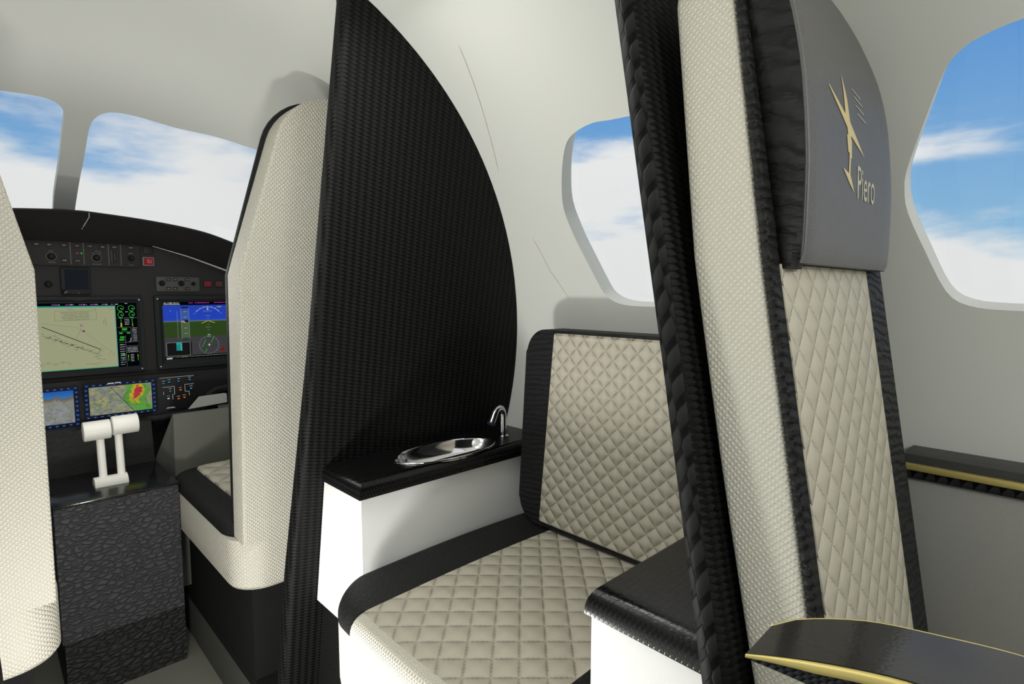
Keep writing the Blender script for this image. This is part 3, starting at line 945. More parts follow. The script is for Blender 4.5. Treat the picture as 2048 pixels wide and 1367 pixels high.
it.append((R4(.597, .619, 1.135, 1.1405), (190, 190, 186))); it += textbar(.655, .68, 1.142, .004, (90, 140, 60), 251)
it.append((R4(.6185, .6215, 1.349, 1.3515), (170, 190, 220)))
flat('screen', it, bz, PY-0.0045)
# little curved nameplates on the bezels and corner screws
for bx0, bx1 in ((.24, .36), (.70, .86)):
    bm = bmesh.new()
    prism(bm, [(bx0+(bx1-bx0)*i/12, 1.412-.013*math.sin(PI*i/12)) for i in range(13)], lambda u, v, d: (u, d, v), PY-0.0165, PY-0.013)
    finish('nameplate', bm, M['button'], ip)
for (x, z) in ((.505, 1.400), (.573, 1.106), (.573, 1.403), (.503, 1.105)):
    cyl('screw', M['strip'], ip, (x, PY-.0135, z), (x, PY-.016, z), .0032, 10)

# lower small displays ---------------------------------------------------
def soft_display(x0, x1, z0, z1, mat, fr=.022, topfr=None):
    b = box('display_bezel', M['panel_dk'], ip, x0, x1, 2.793, 2.802, z0, z1, 0.002)
    bb = []
    # bright blue soft keys round the screen
    it = [(R4(x0+.002, x1-.002, z0+.002, z1-.002), (10, 16, 34))]
    nx = int((x1-x0)/.021)
    for k in range(nx):
        cx = x0+(k+.5)*(x1-x0)/nx
        for zz in (z0+.0075, z1-.0075):
            it.append((R4(cx-.0055, cx+.0055, zz-.0035, zz+.0035), (18, 42, 96))); it.append((R4(cx-.003, cx+.003, zz-.001, zz+.001), (90, 130, 190)))
    nz = int((z1-z0-.03)/.0165)
    for k in range(nz):
        cz = z0+.016+(k+.5)*(z1-z0-.032)/nz
        for xx in (x0+.0085, x1-.0085):
            it.append((R4(xx-.0050, xx+.0050, cz-.0045, cz+.0045), (18, 46, 104))); it.append((R4(xx-.0025, xx+.0025, cz-.001, cz+.001), (90, 130, 190)))
    flat('soft_keys', it, b, 2.7925)
    bm = bmesh.new()
    add_box(bm, x0+.018, x1-.018, 2.7895, 2.7930, z0+.016, z1-.015)
    finish('screen', bm, mat, b)
soft_display(0.020, 0.2765, .900, 1.060, M['map_a'])
soft_display(0.290, 0.5415, .917, 1.062, M['map_b'])
# airway lines over the weather map
it = [(L2(.382, 1.040, .458, .934, .002), (40, 44, 70)), (L2(.375, 1.055, .500, .985, .0012), (120, 60, 70)), (L2(.500, .985, .505, .945, .001), (60, 60, 60)),
      (L2(.378, 1.043, .390, 1.041, .0016), (30, 34, 50)), (R4(.371, .392, 1.057, 1.061), (190, 190, 196)), (R4(.396, .416, 1.0575, 1.0615), (190, 190, 196))]
flat('route_lines', it, ip, 2.7890)
# switch panel with white schematic lines and coloured keys
sw = box('switch_panel', M['panel_dk'], ip, .546, .700, 2.795, 2.802, .914, 1.063, .001)
it = []
Wt = (176, 176, 172)
for s in ((.556, 1.060, .690, 1.060), (.566, 1.019, .611, 1.019), (.611, 1.019, .611, .985), (.611, .985, .606, .984), (.603, .984, .603, .962),
          (.652, 1.023, .688, 1.023), (.652, 1.023, .652, .992), (.652, .992, .668, .991), (.668, .991, .668, .972), (.569, 1.0, .569, .986), (.575, .925, .61, .925)):
    it.append((L2(*s, .0013), Wt))
for (x, z, c) in ((.570, 1.036, (30, 110, 150)), (.592, 1.040, (30, 120, 170)), (.628, 1.041, (30, 110, 150)), (.672, 1.043, (30, 120, 170)),
                  (.594, 1.000, (30, 120, 150)), (.634, 1.001, (214, 92, 20)), (.676, 1.003, (40, 130, 150)), (.625, .963, (206, 90, 24)), (.648, .966, (206, 90, 24)), (.586, .968, (180, 180, 180))):
    it.append((R4(x-.0075, x+.0075, z-.0065, z+.0065), (14, 18, 22))); it.append((R4(x-.0042, x+.0042, z-.0026, z+.0026), c))
    it += textbar(x-.006, x+.006, z+.011, .0024, (170, 170, 166), int(x*1000))
it += textbar(.579, .606, .9285, .0028, (160, 160, 156), 310)
flat('switch_legends', it, sw, 2.7948)

# upper control strip under the glareshield --------------------------------
st = box('autopilot_panel', M['panel'], ip, .10, .518, 2.834, 2.852, 1.536, 1.636, .003)
for x in (.284, .326, .408, .450):
    bm = bmesh.new(); add_box(bm, x-.0006, x+.0006, 2.8328, 2.8342, 1.542, 1.630); finish('divider', bm, M['ink'], st)
def knob(x, z, r, y=2.834, parent=None, ring=True):
    bm = bmesh.new()
    tube(bm, [(x, y+.001, z), (x, y-.004, z), (x, y-.006, z), (x, y-.016, z), (x, y-.018, z)], [r*1.25, r*1.2, r*.8, r*.72, r*.6], 20)
    k = finish('knob', bm, M['knob'], parent, smooth=35)
    if ring:
        bm = bmesh.new()
        pts = [(x+r*1.3*math.cos(2*PI*i/24), y-.0012, z+r*1.3*math.sin(2*PI*i/24)) for i in range(25)]
        tube(bm, pts, .0008, 5, cap=False); finish('knob_ring', bm, M['ink'], k)
    return k
for (x, z, r, rg) in ((.224, 1.570, .012, True), (.367, 1.571, .012, True), (.485, 1.574, .010, False)): knob(x, z, r, 2.834, st, rg)
def button(x, z, parent, y=2.834, w=.010, h=.0065, seed=0, mat=None, ink=(150, 146, 134)):
    b = box('button', mat or M['button'], parent, x-w, x+w, y-.004, y+.001, z-h, z+h, .0008, 1)
    flat('legend', textbar(x-w*.6, x+w*.6, z, .0045, ink, seed), b, y-.0042, mat=M['ink'])
    return b
for i, (x, z) in enumerate(((.182, 1.616), (.221, 1.616), (.264, 1.616), (.264, 1.557), (.306, 1.616), (.305, 1.557), (.347, 1.617), (.388, 1.616), (.429, 1.617), (.486, 1.618))):
    button(x, z, st, seed=400+i)
flat('status_lamp', [(R4(.300, .311, 1.5855, 1.589), (120, 60, 50))], st, 2.8335)
flat('status_lamp', [([(.319+.0032*math.cos(R_(a)), 1.587+.0032*math.sin(R_(a))) for a in range(0, 360, 30)], (20, 170, 60))], st, 2.8335)
flat('status_lamp', [([(.379+.0018*math.cos(R_(a)), 1.597+.0018*math.sin(R_(a))) for a in range(0, 360, 45)], (20, 140, 50))], st, 2.8335)
for (x0, x1, z) in ((.214, .236, 1.5475), (.352, .382, 1.5455), (.475, .494, 1.5465), (.362, .374, 1.5965), (.352, .361, 1.590), (.374, .384, 1.590), (.217, .231, 1.592), (.477, .493, 1.594)):
    flat('legend', textbar(x0, x1, z, .0024, (150, 150, 140), int(x0*999)), st, 2.8338, mat=M['ink'])
sl = box('slider_slot', M['knob'], st, .424, .434, 2.8325, 2.8345, 1.557, 1.600, .001, 1)
bm = bmesh.new(); add_box(bm, .4285, .4295, 2.8312, 2.8326, 1.560, 1.597); finish('slider_mark', bm, M['ink'], sl)
bm = bmesh.new(); add_box(bm, .4175, .4182, 2.8325, 2.8335, 1.560, 1.600); finish('slider_scale', bm, M['ink'], st)
# annunciators right of the strip
box('annunciator', M['panel_dk'], ip, .532, .571, 2.842, 2.852, 1.596, 1.628, .002)
an = box('annunciator', M['frame'], ip, .528, .571, 2.842, 2.852, 1.545, 1.583, .002)
an['label'] = 'red annunciator key with grey frame'
flat('lamp_face', [(R4(.532, .567, 1.549, 1.579), (104, 18, 30)), (L2(.546, 1.571, .546, 1.558, .0014), (190, 120, 110)), (L2(.546, 1.571, .552, 1.571, .0014), (190, 120, 110)), (L2(.552, 1.571, .552, 1.558, .0014), (190, 120, 110)),
                   (L2(.546, 1.558, .552, 1.558, .0014), (190, 120, 110)), (L2(.559, 1.571, .559, 1.558, .0014), (190, 120, 110)), (L2(.555, 1.558, .559, 1.558, .0014), (190, 120, 110))], an, 2.8418)
# standby instrument
sb = box('standby_display', M['bezel'], ip, .247, .344, 2.834, 2.852, 1.422, 1.529, .006)
flat('screen', [(R4(.260, .336, 1.442, 1.522), (3, 10, 20))], sb, 2.8338)
kb = knob(.259, 1.432, .009, 2.834, sb, False)
flat('knob_mark', [(L2(.253, 1.427, .263, 1.438, .0018), (150, 150, 130)), (L2(.258, 1.426, .266, 1.435, .0018), (150, 150, 130))], kb, 2.8156, mat=M['ink'])
flat('legend', textbar(.300, .306, 1.429, .003, (150, 150, 140), 1), sb, 2.8338, mat=M['ink'])
knob(.210, 1.463, .011, 2.850, ip, False)
# radio control head
rc = box('radio_panel', plain('radio_face', (60, 60, 56), 0.7), ip, .572, .745, 2.838, 2.852, 1.434, 1.501, .006)
for (x, z, r) in ((.594, 1.471, .010), (.669, 1.471, .010), (.717, 1.470, .007)): knob(x, z, r, 2.838, rc, False)
for i, (x, z) in enumerate(((.620, 1.487), (.646, 1.488), (.693, 1.488), (.618, 1.448), (.644, 1.448), (.692, 1.448))): button(x, z, rc, 2.838, .0088, .0060, 500+i)
for x, c in ((.779, (92, 22, 30)), (.827, (60, 34, 34))):
    b = box('warning_lamp', M['panel_dk'], ip, x-.018, x+.018, 2.844, 2.852, 1.456, 1.485, .002)
    flat('lamp_face', [(R4(x-.0145, x+.0145, 1.459, 1.482), c)], b, 2.8438)

# white card lodged under the panel
bm = bmesh.new()
prism(bm, [(.655, .915), (.815, .925), (.815, .965), (.805, .968), (.700, .965)], lambda u, v, d: (u, d, v), 2.765, 2.772)
tag(finish('paper_card', bm, plain('white_card', (196, 196, 194), 0.7)), 'white card showing behind the grey knee panel below the dark switch panel', 'card')

# ------------------------------------------------------------------ glareshield
gs = thing('glareshield', 'curved black leather glareshield hood above the cockpit instrument panel', 'glareshield', (0.3, 2.9, 1.6))
gx = [0.0, .04, .264, .458, .60, .68]
gt = [1.752, 1.752, 1.733, 1.702, 1.655, 1.622]
gb = [1.632, 1.632, 1.628, 1.575, 1.510, 1.47]
bm = bmesh.new()
rings = []
for i in range(-34, 35):
    u = abs(i)/34*0.72; x = XC+(1 if i >= 0 else -1)*u
    zt = smooth_interp(u, gx, gt); zb = interp(u, [0, .26, .40, .58, .72], [1.630, 1.630, 1.590, 1.523, 1.46])
    zm = zt-(zt-zb)*0.55
    yb = 0.09*(u/0.7)**2
    y = 2.79
    rings.append([(x, y+.004, zt), (x, y-.008, zt-.008), (x, y-.004, zm), (x, y+.035, zb), (x, y+.062, zb), (x, y+.075, zm), (x, 3.28-yb*4.1, zt-.045), (x, 3.28-yb*4.1, zt-.020), (x, 3.0-yb*1.4, zt-.006)])
loft(bm, rings)
finish('hood', bm, M['glare'], gs, smooth=40)
bm = bmesh.new()
pts = []
for i in range(15):
    u = .262+i*(.70-.262)/14; zb = interp(u, [0, .26, .40, .58, .72], [1.630, 1.630, 1.590, 1.523, 1.46]); pts.append((XC+u, 2.816, zb-.001))
tube(bm, pts, [.0012+.0045*i/14 for i in range(15)], 8)
finish('edge_piping', bm, M['strip'], gs, smooth=60)
bm = bmesh.new()
tube(bm, [(.345, 2.7795, 1.744), (.345, 2.778, 1.728), (.322, 2.788, 1.683), (.312, 2.808, 1.662)], .0014, 6)
finish('seam', bm, M['strip'], gs, smooth=60)

# ------------------------------------------------------------------ galley with sink
gal = thing('sink_cabinet', 'white cabinet with black carbon worktop and inset basin, against the tall partition', 'cabinet', (0.9, 1.25, 0.05))
def slab_to_hull(bm, x0, y0, yfun, z0, z1, inset=0.006, lim=9):
    ps = []
    xb = min(lim, wall_x(max(z0, 0.36))-inset); xa = wall_x(z1)-inset
    a = [(x0, y0, z0), (xb, y0, z0), (xb, yfun(z0), z0), (x0, yfun(z0), z0)]
    b = [(x0, y0, z1), (xa, y0, z1), (xa, yfun(z1), z1), (x0, yfun(z1), z1)]
    va = [bm.verts.new(p) for p in a]; vb = [bm.verts.new(p) for p in b]
    bm.faces.new(va[::-1]); bm.faces.new(vb)
    for i in range(4): bm.faces.new((va[i], va[(i+1) % 4], vb[(i+1) % 4], vb[i]))
yy = lambda z: Y1(z)-0.003
bm = bmesh.new(); slab_to_hull(bm, 0.622, 1.160, yy, 0.600, 0.953); finish('cabinet_body', bm, M['white'], gal)
bm = bmesh.new(); slab_to_hull(bm, 0.640, 1.175, yy, 0.05, 0.600, 0.02, 0.78); finish('cabinet_base', bm, M['carbon_fine'], gal)
# worktop: flat top with basin opening, rounded nose along front and end
ztop = 0.992; zb = 0.952; x0 = 0.612; y0 = 1.148; rr = 0.030
x1 = wall_x(0.99)-0.004; y1 = Y1(0.99)-0.003
cx, cy, rx, ry = 0.925, 1.232, 0.165, 0.078
ell = [(cx+rx*math.cos(2*PI*i/48), cy+ry*math.sin(2*PI*i/48)) for i in range(48)]
outer = [(x0+rr, y0+rr), (x1, y0+rr), (x1, y1), (x0+rr, y1)]
pts = outer+ell
ed = [(i, (i+1) % 4) for i in range(4)]+[(4+i, 4+(i+1) % 48) for i in range(48)]
vs, es, fs, *_ = delaunay_2d_cdt([Vector(p) for p in pts], ed, [], 0, 1e-6)
bm = bmesh.new()
vv = [bm.verts.new((v.x, v.y, ztop)) for v in vs]
for f in fs:
    c = (sum(vs[i].x for i in f)/3, sum(vs[i].y for i in f)/3)
    if not inside(c, ell): bm.faces.new([vv[i] for i in f])
prof = [(rr-rr*math.sin(a*PI/2/6), rr-rr*math.cos(a*PI/2/6)) for a in range(7)]   # inset, drop
rows = [[(x1, y0+i_, ztop-d_), (x0+i_, y0+i_, ztop-d_), (x0+i_, y1, ztop-d_)] for i_, d_ in prof]
rows.append([(x1, y0, zb), (x0, y0, zb), (x0, y1, zb)])
rows.append([(x1, y0+.03, zb), (x0+.03, y0+.03, zb), (x0+.03, y1, zb)])
vr = [[bm.verts.new(p) for p in r] for r in rows]
for a, b in zip(vr[:-1], vr[1:]):
    for i in range(2): bm.faces.new((a[i], a[i+1], b[i+1], b[i]))
bmesh.ops.remove_doubles(bm, verts=bm.verts[:], dist=1e-5)
for f in bm.faces: f.normal_update()
finish('worktop', bm, M['carbon_top'], gal, smooth=50)
# basin
sk = thing('basin', 'oval polished metal basin set into the black worktop', 'basin', (cx, cy, ztop-0.06))
bm = bmesh.new()
rings = []
for s, z in ((1.018, .0005), (1.014, .003), (1.0, .0035), (.97, .0), (.95, -.010), (.88, -.028), (.70, -.042), (.40, -.050), (.12, -.052)):
    rings.append([(cx+rx*s*math.cos(2*PI*i/64), cy+(ry*s if s > 0.9 else ry*s*0.97)*math.sin(2*PI*i/64), ztop+z) for i in range(64)])
for s, z in ((.12, -.056), (.40, -.054), (.70, -.046), (.88, -.032), (.955, -.012), (.985, -0.002)):
    rings.append([(cx+rx*s*math.cos(2*PI*i/64), cy+ry*s*0.985*math.sin(2*PI*i/64), ztop+z) for i in range(64)])
loft(bm, rings, cap=False)
finish('bowl', bm, M['chrome'], sk, smooth=70, normals=True)
cyl('drain', M['chrome'], sk, (cx, cy, ztop-.0555), (cx, cy, ztop-.050), .022, 24)
# tap
fc = thing('tap', 'chrome swan-neck tap standing at the wall end of the basin', 'tap', (1.145, 1.238, ztop))
cyl('tap_flange', M['chrome'], fc, (1.145, 1.238, ztop), (1.145, 1.238, ztop+.004), .0175, 24, bev=.001)
bm = bmesh.new()
P0 = Vector((1.145, 1.238, ztop+.003)); pts = [P0, P0+Vector((0, 0, .03)), P0+Vector((0, 0, .058))]
dirx = Vector((-0.88, -0.25, 0)).normalized()
cr = .026
for k in range(1, 13):
    a = R_(k*12.5); pts.append(P0+Vector((0, 0, .062))+dirx*(cr-cr*math.cos(a))+Vector((0, 0, cr*math.sin(a))))
last = pts[-1]; dd = (pts[-1]-pts[-2]).normalized(); pts.append(last+dd*.03)
tube(bm, pts, .0105, 20)
nk = finish('tap_neck', bm, M['chrome'], fc, smooth=50)
cyl('spout_ring', M['navy'], fc, pts[-1], pts[-1]+dd*.004, .0125, 20)

# ------------------------------------------------------------------ side-facing bench
bn = thing('bench_seat', 'side-facing bench with quilted cushion and backrest beside the sink cabinet', 'seat', (0.8, 0.8, 0.05))
def bench_plan(z, s, y0=0.505, y1=1.146):
    xl = 0.500+s; xr = wall_x(z)-0.02-s
    pts = rrect(xl, xr, y0+s, y1-s, max(0.02, 0.115-s*0.6), 8, (1, 0, 0, 1))
    return [(x-0.012*math.sin(max(0, min(1, (y-y0)/(y1-y0)))*PI)*(1 if x < 0.7 else 0)+0.012, y, z) for x, y in pts]
bm = bmesh.new()
loft(bm, [bench_plan(z, s) for z, s in ((.560, .03), (.572, .012), (.59, .003), (.61, 0), (.68, 0), (.735, 0.0), (.752, .004))])
finish('seat_shell', bm, M['cream'], bn, smooth=45)
# top in three bands: black, quilt, black
def band(ya, yb, zc, name, mat, xin=0.0, crown=0.006, xl0=0.0):
    bm = bmesh.new()
    N = 24; K = 18
    xr = wall_x(0.78)-0.03
    def left(y):       # left limit of the top at y (rounded corners)
        r = 0.115; y0, y1 = 0.505, 1.146
        xl = 0.512-0.012*math.sin((y-y0)/(y1-y0)*PI)+xin
        if y > y1-r: d = y-(y1-r); return xl+r-math.sqrt(max(0, r*r-d*d))
        if y < y0+r: d = (y0+r)-y; return xl+r-math.sqrt(max(0, r*r-d*d))
        return xl
    grid = []
    for j in range(N+1):
        y = ya+(yb-ya)*j/N
        row = []
        xl = left(min(max(y, 0.507), 1.144))
        ry_ = 0.016
        dzy = 0.0
        if yb > 1.1: 
            e = yb-y
            if e < ry_: dzy = ry_-math.sqrt(max(0, ry_**2-(ry_-e)**2))
        if ya < 0.55:
            e = y-ya
            if e < ry_: dzy = ry_-math.sqrt(max(0, ry_**2-(ry_-e)**2))
        for i in range(K+1):
            if i <= 8:
                a = i/8*PI/2; R = 0.034
                x = xl+R-R*math.cos(a); z = zc-R+R*math.sin(a)
            else:
                t = (i-8)/(K-8); x = xl+0.034+(xr-xl-0.034)*t; z = zc+crown*math.sin(t*PI)
            row.append(bm.verts.new((x, y, z-dzy*0.9)))
        grid.append(row)
    for a, b in zip(grid[:-1], grid[1:]):
        for i in range(K): bm.faces.new((a[i], a[i+1], b[i+1], b[i]))
    # skirt down
    bd = [r[0] for r in grid][::-1]+grid[0][1:]+[r[-1] for r in grid][1:]+grid[-1][::-1][1:-1]
    bl = [bm.verts.new((v.co.x, v.co.y, zc-0.040)) for v in bd]
    for i in range(len(bd)):
        j = (i+1) % len(bd)
        bm.faces.new((bd[i], bd[j], bl[j], bl[i]))
    return finish(name, bm, mat, bn, smooth=50)
band(1.000, 1.146, 0.782, 'side_band', M['leather_seat'], xin=-0.001)
band(0.565, 1.000, 0.781, 'seat_cushion', M['quilt_cushion'], xin=0.010)
band(0.565, 1.000, 0.7785, 'cushion_welt', M['cream'], xin=0.0, crown=-0.004)
band(0.505, 0.565, 0.781, 'side_band', M['leather_seat'], xin=-0.001)
# legs / hidden base and hinge tab
box('bench_base', M['carbon_fine'], bn, 0.60, 0.80, 0.54, 1.12, 0.05, 0.565)
box('hinge_tab', M['strip'], bn, 0.575, 0.590, 1.135, 1.158, 0.53, 0.56, .001)
# backrest (faces the aisle, slightly reclined)
BR = lambda z: 1.090+0.05*(z-0.80)
bm = bmesh.new()
ol = rrect(0.50, 1.105, 0.790, 1.330, 0.065, 8, (0, 1, 1, 0))
a, b = prism(bm, ol, lambda u, v, d: (BR(v)+d, u+(1.33-v)*0.02, v), 0.0, 0.075)
bmesh.ops.bevel(bm, geom=[e for e in bm.edges if all(v in a for v in e.verts)], offset=0.004, segments=2, affect='EDGES')
finish('back_border', bm, M['pleat_fine'], bn, smooth=40)
bm = bmesh.new()
ol = rrect(0.52, 1.006, 0.803, 1.322, 0.006, 2)
a, b = prism(bm, ol, lambda u, v, d: (BR(v)+d, u+(1.33-v)*0.055-0.004, v), -0.007, 0.02)
bmesh.ops.bevel(bm, geom=[e for e in bm.edges if all(v in a for v in e.verts)], offset=0.005, segments=2, affect='EDGES')
finish('back_cushion', bm, M['quilt_back'], bn, smooth=40)

# ------------------------------------------------------------------ low cabinet in front of the second partition
ac = thing('arm_cabinet', 'low white cabinet with rounded black carbon top, forward of the aft-facing seat', 'cabinet', (0.9, 0.4, 0.05))
yb2 = lambda z: Y2(z)+0.037
bm = bmesh.new()
xa = wall_x(0.4)-0.02
xa = 0.80
pa = [(0.622, yb2(.05), .05), (xa, yb2(.05), .05), (xa, .483, .05), (0.622, .483, .05)]
pb = [(0.622, yb2(.966), .966), (1.20, yb2(.966), .966), (1.20, .483, .966), (0.622, .483, .966)]
va = [bm.verts.new(p) for p in pa]; vb = [bm.verts.new(p) for p in pb]
bm.faces.new(va[::-1]); bm.faces.new(vb)
for i in range(4): bm.faces.new((va[i], va[(i+1) % 4], vb[(i+1) % 4], vb[i]))
finish('cabinet_body', bm, M['white'], ac)
bm = bmesh.new()
rows = []
R = .034; zt = 1.004; xo = .614; yo = .490
for i in range(9):
    a = i/8*PI/2
    rows.append((R-R*math.sin(a), zt-R+R*math.cos(a)))
rings = [[(xo+d, yb2(z), z), (xo+d, yo-d*0.5, z), (1.215, yo-d*0.5, z)] for d, z in rows]+[[(xo, yb2(.965), .965), (xo, yo, .965), (1.215, yo, .965)]]
vr = [[bm.verts.new(p) for p in r] for r in rings]
for a, b in zip(vr[:-1], vr[1:]):
    for i in range(2): bm.faces.new((a[i], a[i+1], b[i+1], b[i]))
v4 = bm.verts.new((1.215, yb2(zt), zt)); bm.faces.new((vr[0][0], vr[0][1], vr[0][2], v4))
v5 = bm.verts.new((1.215, yb2(.965), .965)); bm.faces.new((vr[-1][0], vr[-1][1], vr[-1][2], v5))
finish('cabinet_top', bm, M['carbon_top'], ac, smooth=50)

# ------------------------------------------------------------------ aft-facing passenger seat
ps = thing('passenger_seat', 'aft-facing passenger seat with cream side, quilted front and dark headrest', 'seat', (0.84, 0.15, 0.05))
yr = lambda z: interp(z, [.40, .97, 1.21, 1.456, 1.76, 1.85], [.122, .240, .287, .330, .372, .384])
yf = lambda z: .250+.165*(z-1.455)
xl, xr = 0.608, 1.035
bm = bmesh.new()
loft(bm, backrest_rings(xl, xr, yr, yf, 0.42, 1.47, 1.800, 0.06, 0.035, 0.008))
finish('backrest_shell', bm, M['cream'], ps, smooth=35)
bm = bmesh.new()
loft(bm, backrest_rings(xl, xr, lambda z: yf(z)+.0005, lambda z: yf(z)-.010, 0.60, 1.47, 1.798, 0.06, 0.035, 0.0075, inset=-0.0005))
finish('front_border', bm, M['pleat'], ps, smooth=35)
bm = bmesh.new()
loft(bm, backrest_rings(xl+.020, .945, lambda z: yf(z)-.006, lambda z: yf(z)-.0122, 0.62, 1.452, 1.461, 0.0, 0.003, 0.0008))
finish('quilted_panel', bm, M['quilt_pass'], ps, smooth=35)
bm = bmesh.new()
def pl2(x0, x1, y0, y1, r, z): return [(x, y, z) for x, y in rrect(x0, x1, y0, y1, r, 8)]
loft(bm, [pl2(.60+s, 1.02-s, -.38+s, .13-s*.2, .09, z) for z, s in ((.49, .02), (.50, 0), (.53, 0), (.56, 0), (.585, .012), (.59, .03))])
finish('seat_base', bm, M['cream'], ps, smooth=40)
bm = bmesh.new()
loft(bm, [pl2(.66+s, .98-s, -.36+s, .11-s*.2, .05, z) for z, s in ((.589, 0), (.60, .004), (.606, .02))])
finish('seat_cushion', bm, M['quilt_cushion'], ps, smooth=40)
box('seat_pedestal', M['black_carpet'], ps, .66, .80, -.25, .06, .05, .495, .01)
# headrest: soft block with a bulging face
hx0, hx1 = 0.640, 1.052
HZ = [1.462, 1.47, 1.528, 1.58, 1.658, 1.70, 1.739, 1.80, 1.84]
HF = [.2235, .2205, .2195, .2205, .2275, .2345, .2435, .262, .285]
def hy(x, z):           # face position
    y = smooth_interp(z, HZ, HF)
    t = (x-hx0)/(hx1-hx0)
    return y+0.018*max(0.0, (t-0.72)/0.28)**2
def htop(z):            # right limit narrowing at the top
    return interp(z, [1.46, 1.48, 1.52, 1.60, 1.67, 1.73, 1.78, 1.82, 1.84], [1.005, 1.036, 1.050, 1.045, 1.018, .970, .905, .82, .76])
bm = bmesh.new()
rings = []
zs = [1.462+(1.835-1.462)*i/36 for i in range(37)]
for z in zs:
    xr_ = htop(z); ring = []
    yb_ = yf(z)-.010
    n = 18
    for i in range(n+1):
        t = i/n; x = hx0+0.004+(xr_-hx0-0.004)*t; ring.append((x, hy(x, z)+(0.004 if i == 0 else 0), z))
    ring.append((xr_+.004, hy(xr_, z)+.012, z)); ring.append((xr_, yb_, z)); ring.append((hx0+.012, yb_, z)); ring.append((hx0, hy(hx0, z)+.010, z))
    rings.append(ring)
loft(bm, rings)
bmesh.ops.recalc_face_normals(bm, faces=bm.faces[:]); bm.normal_update()
hd = finish('headrest', bm, M['head'], ps, smooth=50)
hd['label'] = 'charcoal headrest face with gold emblem'
hd.data.materials.append(M['pleat_soft'])
for p in hd.data.polygons:
    if p.center.x < hx0+0.02 and abs(p.normal.x) > 0.5: p.material_index = 1
# side gusset: bulges from the black border to the piping
bm = bmesh.new()
rings = []
for z in [1.456+(1.835-1.456)*i/30 for i in range(31)]:
    y0_ = hy(hx0, z)+.003; y1_ = interp(z, [1.456, 1.477, 1.56, 1.674, 1.759, 1.84], [.243, .249, .266, .287, .302, .316])
    ring = []
    for k in range(9):
        t = k/8; ring.append((hx0-0.002-0.012*math.sin(PI*t)*0.8, y0_+(y1_-y0_)*t, z))
    ring += [(hx0+.03, y1_, z), (hx0+.03, y0_+.006, z)]
    rings.append(ring)
loft(bm, rings)
finish('headrest_gusset', bm, M['pleat_soft'], hd, smooth=50)
bm = bmesh.new()
tube(bm, [(hx0-.001, hy(hx0, z)-.0005, z) for z in [1.462+(1.835-1.462)*i/30 for i in range(31)]], .0013, 8)
finish('piping', bm, M['piping'], hd, smooth=60)
# emblem and name on the headrest face
def on_face(pts, off=.0006): return [(x, hy(x, z)-off, z) for x, z in pts]
def emblem(name, polys, mat, off=.0007):
    bm = bmesh.new()
    for poly in polys:
        vs = [bm.verts.new(p) for p in on_face(poly, off)]
        f = bm.faces.new(vs); f.normal_update()
        if f.normal.y > 0: f.normal_flip()
    bmesh.ops.triangulate(bm, faces=bm.faces[:])
    bmesh.ops.subdivide_edges(bm, edges=bm.edges[:], cuts=2, use_grid_fill=True)
    for v in bm.verts: v.co.y = hy(v.co.x, v.co.z)-off
    return finish(name, bm, mat, hd, normals=False)
EMB = [[(0.7697, 1.6929), (0.7812, 1.6637), (0.7867, 1.6378), (0.8411, 1.6032), (0.796, 1.6184), (0.7875, 1.6213), (0.7894, 1.6141), (0.7872, 1.5941), (0.7836, 1.5932), (0.7798, 1.5734), (0.7979, 1.5532), (0.7795, 1.5615), (0.7531, 1.5769), (0.7572, 1.5775), (0.7739, 1.5741), (0.7782, 1.5986), (0.7734, 1.6005), (0.7715, 1.6195), (0.7758, 1.6206), (0.7741, 1.6292), (0.7142, 1.6659), (0.7184, 1.6659), (0.7697, 1.6443), (0.7694, 1.6609)]]
EML = [[(0.8062, 1.6831), (0.8092, 1.6842), (0.8433, 1.679), (0.8402, 1.6779)], [(0.8109, 1.6744), (0.8139, 1.6754), (0.8473, 1.6703), (0.8441, 1.6693)], [(0.8142, 1.6644), (0.8172, 1.6655), (0.851, 1.6604), (0.8478, 1.6594)], [(0.8189, 1.6549), (0.8217, 1.6558), (0.8569, 1.6508), (0.8539, 1.6499)]]
TX0, TX1, TZ0, TZ1 = 0.811, 0.886, 1.5475, 1.5887
emblem('emblem', EMB, M['gold_ink'])
emblem('emblem_lines', EML, M['pale_ink'])
cu = bpy.data.curves.new('name_text', 'FONT'); cu.body = 'Piero'; cu.size = 0.05; cu.resolution_u = 4
to = bpy.data.objects.new('name_text', cu); COL.objects.link(to)
bpy.context.view_layer.update()
me = bpy.data.meshes.new_from_object(to.evaluated_get(bpy.context.evaluated_depsgraph_get()))
bpy.data.objects.remove(to)
xs = [v.co.x for v in me.vertices]; ys = [v.co.y for v in me.vertices]
w0, w1, h0, h1 = min(xs), max(xs), min(ys), max(ys)
bm = bmesh.new(); bm.from_mesh(me)
bmesh.ops.triangulate(bm, faces=bm.faces[:])
for v in bm.verts:
    u = (v.co.x-w0)/(w1-w0); q = (v.co.y-h0)/(h1-h0)
    x = TX0+(TX1-TX0)*u; z = TZ0+(TZ1-TZ0)*q
    v.co = (x, hy(x, z)-.0008, z)
for f in bm.faces:
    f.normal_update()
    if f.normal.y > 0: f.normal_flip()
nt = finish('name_lettering', bm, M['pale_ink'], hd, normals=False)

